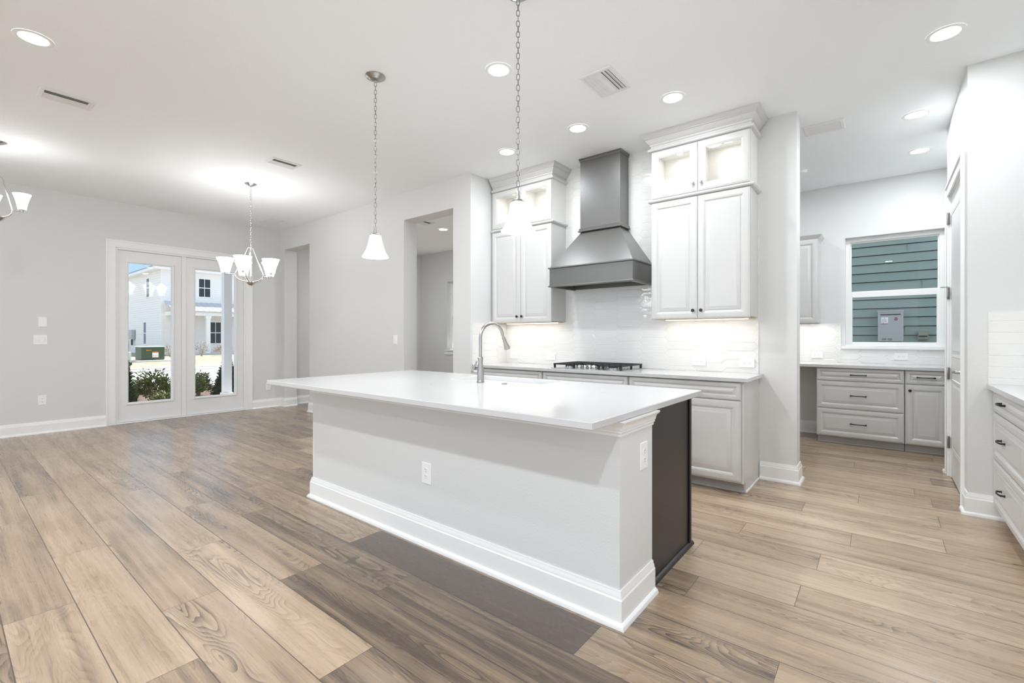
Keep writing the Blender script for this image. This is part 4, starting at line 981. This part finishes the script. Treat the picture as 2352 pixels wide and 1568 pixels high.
wu = thing('wall_cabinet', 'white wall cabinet whose moulding tips touch the right picture edge', 'cabinet', (0.95, 2.9, 1.39))
MB().box(0.65, 1.9, 1.68, RXW - 0.001, 3.60, 2.95).build('carcass', 'cab', wu)
fwu = west(0.632, 0, 0)
for a0, a1 in ((-3.596, -3.02), (-3.016, -2.44), (-2.436, -1.91)):
    door(fwu, a0, 1.69, a1, 2.44, wu); door(fwu, a0, 2.49, a1, 2.91, wu, .9)
wp = [(RXW - 0.002, 3.60), (0.65, 3.60), (0.65, 1.9)]
wp = wp[::-1]
for z0 in (1.668, 2.452): MB().sweep([(0.65, 1.9), (0.65, 3.60), (RXW - 0.002, 3.60)][::-1], LEDGE, False, z0).build('moulding', 'cab', wu, 30)
MB().sweep([(RXW - 0.002, 3.60), (0.65, 3.60), (0.65, 1.9)], CROWN, False, 2.948).build('crown', 'cab', wu, 30)
lo = lamp('strip_lamp', wu, Vector((0.95, 3.0, 1.66)) - ORG[wu.name], 1.6, 'AREA', 0.05, (1, .97, .93)); lo.data.shape = 'RECTANGLE'; lo.data.size = 0.1; lo.data.size_y = 1.0

# ------------------------------------------------------------------ outside, seen through the french doors
G = -0.25
struct(MB().box(-120, -60, G - 0.3, -9.9, 90, G), 'ground_front', 'lawn', 'dormant tan lawn across the street')
struct(MB().box(-9.9, -40, G - 0.3, 12, REAR - T - 0.01, -0.03).box(1.42, REAR - T - 0.009, G - 0.3, 12, 7.19, -0.03), 'patio', 'conc', 'unseen pale concrete patio added to bounce daylight indoors')  # unseen pale ground added to bounce daylight onto the ceiling
struct(MB().box(-9.9, 7.2, G - 0.3, 30, 60, G), 'ground_side', 'mulch', 'side yard ground beyond the pantry window')
struct(MB().box(-10.5, -8, G, XL - T - 0.001, 14, -0.03), 'porch_floor', 'conc', 'concrete porch slab outside the french doors')
struct(MB().box(-14.6, -10, G, -10.501, 16, G + 0.05), 'planting_bed', 'mulch', 'mulched bed in front of the porch')
struct(MB().box(-23.4, -60, G, -15.4, 90, G + 0.02), 'street', 'road', 'pale street outside the french doors')
struct(MB().box(-24.0, -60, G, -23.401, 90, G + 0.10, 0.02).box(-15.399, -60, G, -14.9, 90, G + 0.10, 0.02), 'curb', 'conc', 'pale concrete curb')
struct(MB().box(-27.5, -60, G, -25.9, 90, G + 0.03), 'sidewalk', 'conc', 'pale sidewalk strip across the street')
pp = thing('porch_post', 'square white porch post outside the right glass pane', 'post', (-10.27, 3.66, -0.03))
MB().box(-10.34, 3.592, -0.0295, -10.20, 3.734, 2.75).build('shaft', 'trim', pp)
MB().box(-10.36, 3.572, -0.029, -10.18, 3.754, 0.10).build('plinth', 'trim', pp)
struct(MB().box(-10.45, -8, 2.75, XL - T - 0.001, 14, 2.95), 'porch_ceiling', 'trim', 'white porch roof over the slab')

# house across the street
HX, HY = -45.256, 11.371
hs = thing('house', 'white two storey house with lap siding across the street', 'house', (HX - 6, HY + 6, G))
def lap(fr, a0, a1, b0, b1, exp=0.19, out=0.022, groove=0.004):
    n = int((b1 - b0) / exp) + 1; pr = []
    for i in range(n):
        t_ = min(b1, b0 + (i + 1) * exp)
        pr += [(b0 + i * exp, 0.0), (b0 + i * exp + groove, 0.0), (b0 + i * exp + groove, out), (t_, out * 0.35)]
    mb = MB()
    mb.rings([[fr(a, b, c) for b, c in pr] for a in (a0, a1)], False)
    return mb
EZ = 6.62
def mount(mb, fr, a0, a1, b0, b1, exp=0.19, out=0.022, groove=0.004): mb.join(lap(fr, a0, a1, b0, b1, exp, out, groove).bm)
mb = MB()
hf = east(HX, 0, 0); hsd = Fr((0, HY, 0), (1, 0, 0), (0, 0, 1), (0, -1, 0))
mount(mb, hf, HY + 0.10, 26.0, -0.45, EZ); mount(mb, hsd, -58.5, HX - 0.10, -0.45, EZ)
mb.box(-58.5, HY + 0.02, -0.6, HX - 0.02, 26.0, EZ)
mb.build('siding_walls', 'siding', hs)
MB().box(HX - 0.10, HY - 0.025, -0.45, HX + 0.03, HY + 0.10, EZ).build('corner_board', 'trim', hs)
ov = 0.50
MB().box(-59.2, HY - ov, EZ, HX + ov, 26.5, EZ + 0.03).box(-59.2, HY - ov, EZ + 0.03, HX + ov, HY - ov + 0.04, EZ + 0.26).box(HX + ov - 0.04, HY - ov + 0.04, EZ + 0.03, HX + ov, 26.5, EZ + 0.26).build('eaves', 'trim', hs)
r0 = [(-59.3, HY - ov - 0.06, EZ + 0.261), (HX + ov + 0.06, HY - ov - 0.06, EZ + 0.261), (HX + ov + 0.06, 26.6, EZ + 0.261), (-59.3, 26.6, EZ + 0.261)]
r1 = [(-53.5, HY + 5.2, EZ + 2.6), (HX - 5.2, HY + 5.2, EZ + 2.6), (HX - 5.2, 21.0, EZ + 2.6), (-53.5, 21.0, EZ + 2.6)]
MB().rings([r0, r1], True, True, True).build('roof', 'shing', hs)
def hwin(fr, a0, a1, b0, b1, mull, parent=hs):
    f = MB(); c = 0.10
    f.fbox(fr, a0 - c, b0 - c, 0, a0, b1 + c, 0.05).fbox(fr, a1, b0 - c, 0, a1 + c, b1 + c, 0.05).fbox(fr, a0, b1, 0, a1, b1 + c * 1.4, 0.05).fbox(fr, a0, b0 - c, 0, a1, b0, 0.05)
    bm_ = (b0 + b1) / 2
    f.fbox(fr, a0, bm_ - 0.035, 0.0, a1, bm_ + 0.035, 0.045)
    if mull: f.fbox(fr, (a0 + a1) / 2 - 0.02, b0, 0, (a0 + a1) / 2 + 0.02, b1, 0.04)
    p = f.build('window', 'trim', parent)
    MB().fbox(fr, a0, b0, 0.024, a1, b1, 0.030).build('pane', 'winglass', p)
hwin(hf, 14.0, 14.84, 4.62, 6.12, True); hwin(hf, 14.84, 15.66, 0.66, 2.46, True); hwin(hf, 18.2, 19.0, 4.62, 6.12, True)
hwin(hsd, -49.16, -48.40, 4.60, 6.15, False); hwin(hsd, -55.7, -55.0, 4.60, 6.10, False); hwin(hsd, -50.05, -49.32, 0.60, 2.45, False); hwin(hsd, -55.65, -55.25, 1.25, 2.42, False)
PXF = -43.3
mb = MB(); pv = [(HX + 0.03, HY + 0.2, 4.10), (PXF + 0.3, HY + 0.2, 3.30), (PXF + 0.3, 24.0, 3.30), (HX + 0.03, 24.0, 4.10)]
mb.faces(pv + [(x, y, z - 0.06) for x, y, z in pv], [(0, 1, 2, 3), (7, 6, 5, 4), (0, 4, 5, 1), (1, 5, 6, 2), (2, 6, 7, 3), (3, 7, 4, 0)])
for i in range(30):
    y = HY + 0.2 + i * 0.42
    if y < 24: mb.faces([(HX + 0.03, y, 4.10), (PXF + 0.3, y, 3.30), (PXF + 0.3, y + 0.03, 3.30), (HX + 0.03, y + 0.03, 4.10), (HX + 0.03, y, 4.14), (PXF + 0.3, y, 3.34), (PXF + 0.3, y + 0.03, 3.34), (HX + 0.03, y + 0.03, 4.14)],
                        [(0, 1, 2, 3), (7, 6, 5, 4), (0, 4, 5, 1), (1, 5, 6, 2), (2, 6, 7, 3), (3, 7, 4, 0)])
mb.build('porch_roof', 'roofm', hs)
MB().box(PXF - 0.12, HY + 0.25, 2.93, PXF + 0.12, 24.0, 3.22).box(HX + 0.03, HY + 0.25, 2.93, PXF - 0.12, HY + 0.45, 3.22).build('porch_beam', 'trim', hs)
for y in (HY + 0.40, 14.05, 18.2, 22.0):
    MB().box(PXF - 0.14, y - 0.14, -0.4, PXF + 0.14, y + 0.14, 2.93).box(PXF - 0.19, y - 0.19, 2.70, PXF + 0.19, y + 0.19, 2.93).build('porch_column', 'trim', hs)
MB().box(HX + 0.03, HY + 0.25, -0.45, PXF + 0.3, 24.0, -0.12).build('porch_slab', 'conc', hs)

ac = thing('wall_heater_unit', 'grey wall-hung water heater with pipes on the side of the white house', 'water heater', (-53.2, HY, 0.3))
MB().box(-53.75, HY - 0.30, 0.98, -52.75, HY - 0.05, 1.85, 0.02).build('casing', 'greym', ac)
for x in (-53.4, -53.2, -53.0): MB().tube([(x, HY - 0.18, 0.98), (x, HY - 0.18, 0.45)], 0.03, 8).build('pipe', 'black', ac)
gm = thing('gas_meter', 'small dark gas meter at the left end of the white house', 'meter', (-55.3, HY - 0.2, 0.0))
MB().box(-55.55, HY - 0.42, 0.10, -55.05, HY - 0.12, 0.62, 0.05).build('body', 'slot', gm)
MB().tube([(-55.3, HY - 0.25, 0.62), (-55.3, HY - 0.25, 0.85), (-54.2, HY - 0.25, 0.85)], 0.03, 8).tube([(-55.3, HY - 0.25, G), (-55.3, HY - 0.25, 0.10)], 0.03, 8).build('pipe', 'galv', gm)

tr = thing('pad_transformer', 'dark green utility transformer box on a concrete pad with a sticker', 'transformer', (-34.2, 8.1, G))
MB().box(-35.3, 7.2, G, -33.3, 8.95, G + 0.09, 0.02).build('pad', 'conc', tr)
MB().box(-34.9, 7.50, G + 0.091, -33.62, 8.62, 0.60, 0.02).build('tank', 'green', tr)
MB().faces([(-34.95, 7.46, 0.601), (-33.57, 7.46, 0.601), (-33.57, 8.66, 0.601), (-34.95, 8.66, 0.601), (-34.95, 7.46, 0.66), (-33.57, 7.46, 0.64), (-33.57, 8.66, 0.64), (-34.95, 8.66, 0.66)],
           [(3, 2, 1, 0), (4, 5, 6, 7), (0, 1, 5, 4), (1, 2, 6, 5), (2, 3, 7, 6), (3, 0, 4, 7)]).build('lid', 'padgreen', tr)
ft = east(-33.62, 0, 0)
st = MB().fbox(ft, 8.02, 0.0, 0.001, 8.32, 0.34, 0.006).build('sticker', 'white', tr)
MB().fbox(ft, 8.02, 0.27, 0.0062, 8.32, 0.34, 0.008).fbox(ft, 8.02, 0.08, 0.0062, 8.32, 0.10, 0.008).build('warning_band', 'orange', st)
mb = MB()
for i, (dx, wd) in enumerate(((0, .05), (.065, .035), (.115, .045), (.175, .02), (.205, .03))): mb.fbox(ft, 7.74 + dx, 0.39, 0.001, 7.74 + dx + wd, 0.46, 0.006)
mb.build('lettering', 'orange', tr)
ub_ = thing('utility_pedestal', 'small pale green utility pedestal on the lawn left of the transformer', 'utility box', (-30.7, 6.25, G))
MB().box(-30.95, 6.05, G + 0.12, -30.55, 6.40, 0.42, 0.03).build('cover', 'padgreen', ub_)
MB().box(-30.98, 6.02, G, -30.52, 6.43, G + 0.119).build('base', 'slot', ub_)

# shrubs
def leafy(name, label, x, y, z, rx, ry, h, n, size, mat, group, seed, cone=False, twiggy=False):
    rnd = random.Random(seed); t = thing(name, label, 'shrub', (x, y, z), group)
    st = MB(); lf = MB(); ends = []
    ns = 9 if not cone else 1
    for i in range(ns):
        a = 2 * PI * i / ns + rnd.uniform(-.3, .3); r = rnd.uniform(.3, .9)
        e = Vector((x + rx * r * math.cos(a), y + ry * r * math.sin(a), z + h * rnd.uniform(.6, .95))) if not cone else Vector((x, y, z + h))
        b_ = Vector((x + 0.03 * math.cos(a), y + 0.03 * math.sin(a), z)); m_ = (b_ + e) / 2 + Vector((rnd.uniform(-.05, .05), rnd.uniform(-.05, .05), h * 0.08))
        st.tube([b_, m_, e], [0.012, 0.009, 0.004], 5); ends.append((b_, m_, e))
    st.build('stems', 'twig', t)
    for i in range(n):
        if cone:
            q = rnd.random() ** 1.4; rr = (1 - q) ** 0.8 * (0.35 + 0.65 * rnd.random()); a = rnd.uniform(0, 2 * PI)
            p = Vector((x + rx * rr * math.cos(a), y + ry * rr * math.sin(a), z + 0.06 + q * (h - 0.06)))
            d = Vector((math.cos(a), math.sin(a), rnd.uniform(.3, 1.2))).normalized()
        else:
            a = rnd.uniform(0, 2 * PI); ph = math.asin(rnd.uniform(-.35, 1)); rr = 0.55 + 0.45 * rnd.random()
            nz = 1 + 0.22 * math.sin(3 * a + seed) + 0.15 * math.sin(7 * a + ph * 5)
            p = Vector((x + rx * rr * nz * math.cos(ph) * math.cos(a), y + ry * rr * nz * math.cos(ph) * math.sin(a), z + h * 0.42 + h * 0.55 * rr * nz * math.sin(ph)))
            d = Vector((math.cos(a) + rnd.uniform(-.7, .7), math.sin(a) + rnd.uniform(-.7, .7), rnd.uniform(.1, 1.3))).normalized()
        sd_ = d.cross(Vector((rnd.uniform(-1, 1), rnd.uniform(-1, 1), rnd.uniform(-1, 1)))).normalized(); up_ = sd_.cross(d)
        L = size * rnd.uniform(.7, 1.3); W = L * (0.22 if not cone else 0.10)
        lf.faces([p, p + d * L * .5 + sd_ * W, p + d * L, p + d * L * .5 - sd_ * W, p + d * L * .5 + up_ * W * .35], [(0, 1, 4), (1, 2, 4), (2, 3, 4), (3, 0, 4)])
    lf.build('foliage', mat, t)
    return t
GB = G + 0.05
SG = 'shrubs outside the french doors'
leafy('conifer_shrub', 'dark narrow conifer at the left edge of the left glass pane', -11.35, 2.26, GB, .20, .20, .92, 2600, .09, 'conifer', SG, 1, True)
leafy('leafy_shrub', 'tallest leafy green shrub, right of the narrow conifer', -11.9, 2.86, GB, .30, .30, .68, 1200, .085, 'leaf', SG, 2)
leafy('leafy_shrub', 'low leafy shrub at the right side of the left glass pane', -12.3, 3.62, GB, .34, .34, .56, 1200, .08, 'leaf', SG, 3)
leafy('leafy_shrub', 'low leafy shrub closest to the porch in the left pane', -11.05, 2.84, GB, .28, .28, .30, 800, .07, 'leaf', SG, 4)
leafy('conifer_shrub', 'dark pointed conifer in the middle of the right glass pane', -12.0, 4.29, GB, .28, .30, .82, 3000, .10, 'conifer', SG, 5, True)
leafy('leafy_shrub', 'leafy green shrub beside the porch post in the right pane', -12.6, 4.90, GB, .34, .34, .66, 1200, .085, 'leaf', SG, 6)
leafy('leafy_shrub', 'small leafy shrub left of the pointed conifer, partly behind the door stile', -12.9, 3.98, GB, .24, .24, .55, 800, .08, 'leaf', SG, 12)
leafy('bare_shrub', 'sparse bare shrub by the porch column of the white house', -40.6, 12.75, G, .55, .55, 1.1, 160, .10, 'twig', 'bare shrubs at the white house', 7)
leafy('bare_shrub', 'brown bare shrub below the lower window of the white house', -40.6, 14.2, G, .6, .6, .95, 500, .10, 'twig', 'bare shrubs at the white house', 8)
leafy('bare_shrub', 'small bare shrub right of the green transformer', -40.6, 10.75, G, .5, .5, .9, 220, .10, 'twig', 'bare shrubs at the white house', 9)

# ------------------------------------------------------------------ neighbour's wall beyond the pantry window
nb = thing('neighbor_house', 'green-grey lap sided house wall filling the pantry window', 'house', (-1, 11.1, G))
mb = MB(); fn = south(0, 11.0, 0); mount(mb, fn, -3, 5, G, 9.5, 0.1655, 0.036, 0.013)  # wall raised out of view to block the sun from the pantry
for i, x in ((18, 0.35), (16, 1.2), (14, 0.55), (9, 0.32), (10, 0.9), (11, -0.7), (7, 0.31), (12, 1.6)):
    mb.fbox(fn, x - 0.002, G + i * 0.1655, 0.0, x + 0.002, G + (i + 1) * 0.1655, 0.0365)
mb.build('siding', 'teal', nb); MB().box(-3, 11.0, G, 5, 11.3, 9.5).build('wall_body', 'teal', nb)
wh = thing('tankless_water_heater', 'grey wall-mounted tankless water heater with a white label seen through the pantry window', 'water heater', (0.11, 11.0, 1.13))
fh = south(0, 10.78, 0)
MB().box(-0.067, 10.78, 1.133, 0.292, 10.9638, 1.683, 0.008).build('casing', 'greym', wh)
MB().box(-0.071, 10.775, 1.665, 0.296, 10.9638, 1.695, 0.004).build('cap', 'galv', wh)
MB().fbox(fh, -0.030, 1.612, 0.001, 0.255, 1.630, 0.012, 0.004).build('exhaust_slot', 'black', wh)
mb = MB()
for a0, a1 in ((-0.008, 0.055), (0.072, 0.135)):
    for z in (1.160, 1.180): mb.fbox(fh, a0, z, 0.0005, a1, z + 0.008, 0.003)
mb.build('louvers', 'black', wh)
lbp = MB().fbox(fh, -0.018, 1.447, 0.0005, 0.080, 1.572, 0.002).build('label', 'white', wh)
MB().fbox(fh, -0.018, 1.447, 0.0022, 0.080, 1.460, 0.0032).build('red_band', 'red', lbp)
mb = MB()
for i in range(6): mb.fbox(fh, -0.008, 1.480 + i * 0.011, 0.0022, 0.070 - 0.012 * (i % 2), 1.4825 + i * 0.011, 0.003)
mb.lathe([(0.006, 0), (0.006, 0.001)], fh(0.030, 1.557, 0.0022), 14, fh.w); mb.lathe([(0.005, 0), (0.005, 0.001)], fh(0.012, 1.468, 0.0022), 14, fh.w)
mb.build('print', 'slot', lbp)
bd = MB().lathe([(0.027, 0), (0.027, 0.003)], fh(0.190, 1.540, 0.0005), 28, fh.w).build('badge', 'maroon', wh)
def text(body, fr, a, b, c, size, mat, parent, shear=0.0):
    cu = bpy.data.curves.new('lettering', 'FONT'); cu.body = body; cu.size = size; cu.align_x = 'CENTER'; cu.align_y = 'CENTER'; cu.extrude = 0.0006; cu.shear = shear
    o = bpy.data.objects.new('lettering', cu); COL.objects.link(o)
    m = Matrix((fr.u, fr.v, fr.w)).transposed().to_4x4(); m.translation = fr(a, b, c) - ORG[parent.name]
    me = bpy.data.meshes.new_from_object(o.evaluated_get(bpy.context.evaluated_depsgraph_get())); bpy.data.objects.remove(o); bpy.data.curves.remove(cu)
    me.transform(m); q = bpy.data.objects.new('lettering', me); COL.objects.link(q); q.parent = parent
    me.materials.clear(); me.materials.append(M[mat])
    return q
text('Rheem', fh, 0.190, 1.540, 0.0045, 0.021, 'white', bd, 0.3)
dv = thing('dryer_vent_hood', 'small olive vent hood on the neighboring wall right of the water heater', 'vent', (0.56, 11.0, 1.17))
MB().box(0.488, 10.90, 1.168, 0.630, 10.9638, 1.318, 0.006).build('body', 'olive', dv)
MB().faces([(0.500, 10.90, 1.285), (0.618, 10.90, 1.285), (0.618, 10.85, 1.240), (0.500, 10.85, 1.240), (0.500, 10.90, 1.240), (0.618, 10.90, 1.240)], [(0, 1, 2, 3), (0, 3, 4), (1, 5, 2), (2, 5, 4, 3)]).build('hood', 'olive', dv)
MB().box(0.505, 10.890, 1.222, 0.613, 10.899, 1.238).build('slot', 'black', dv)
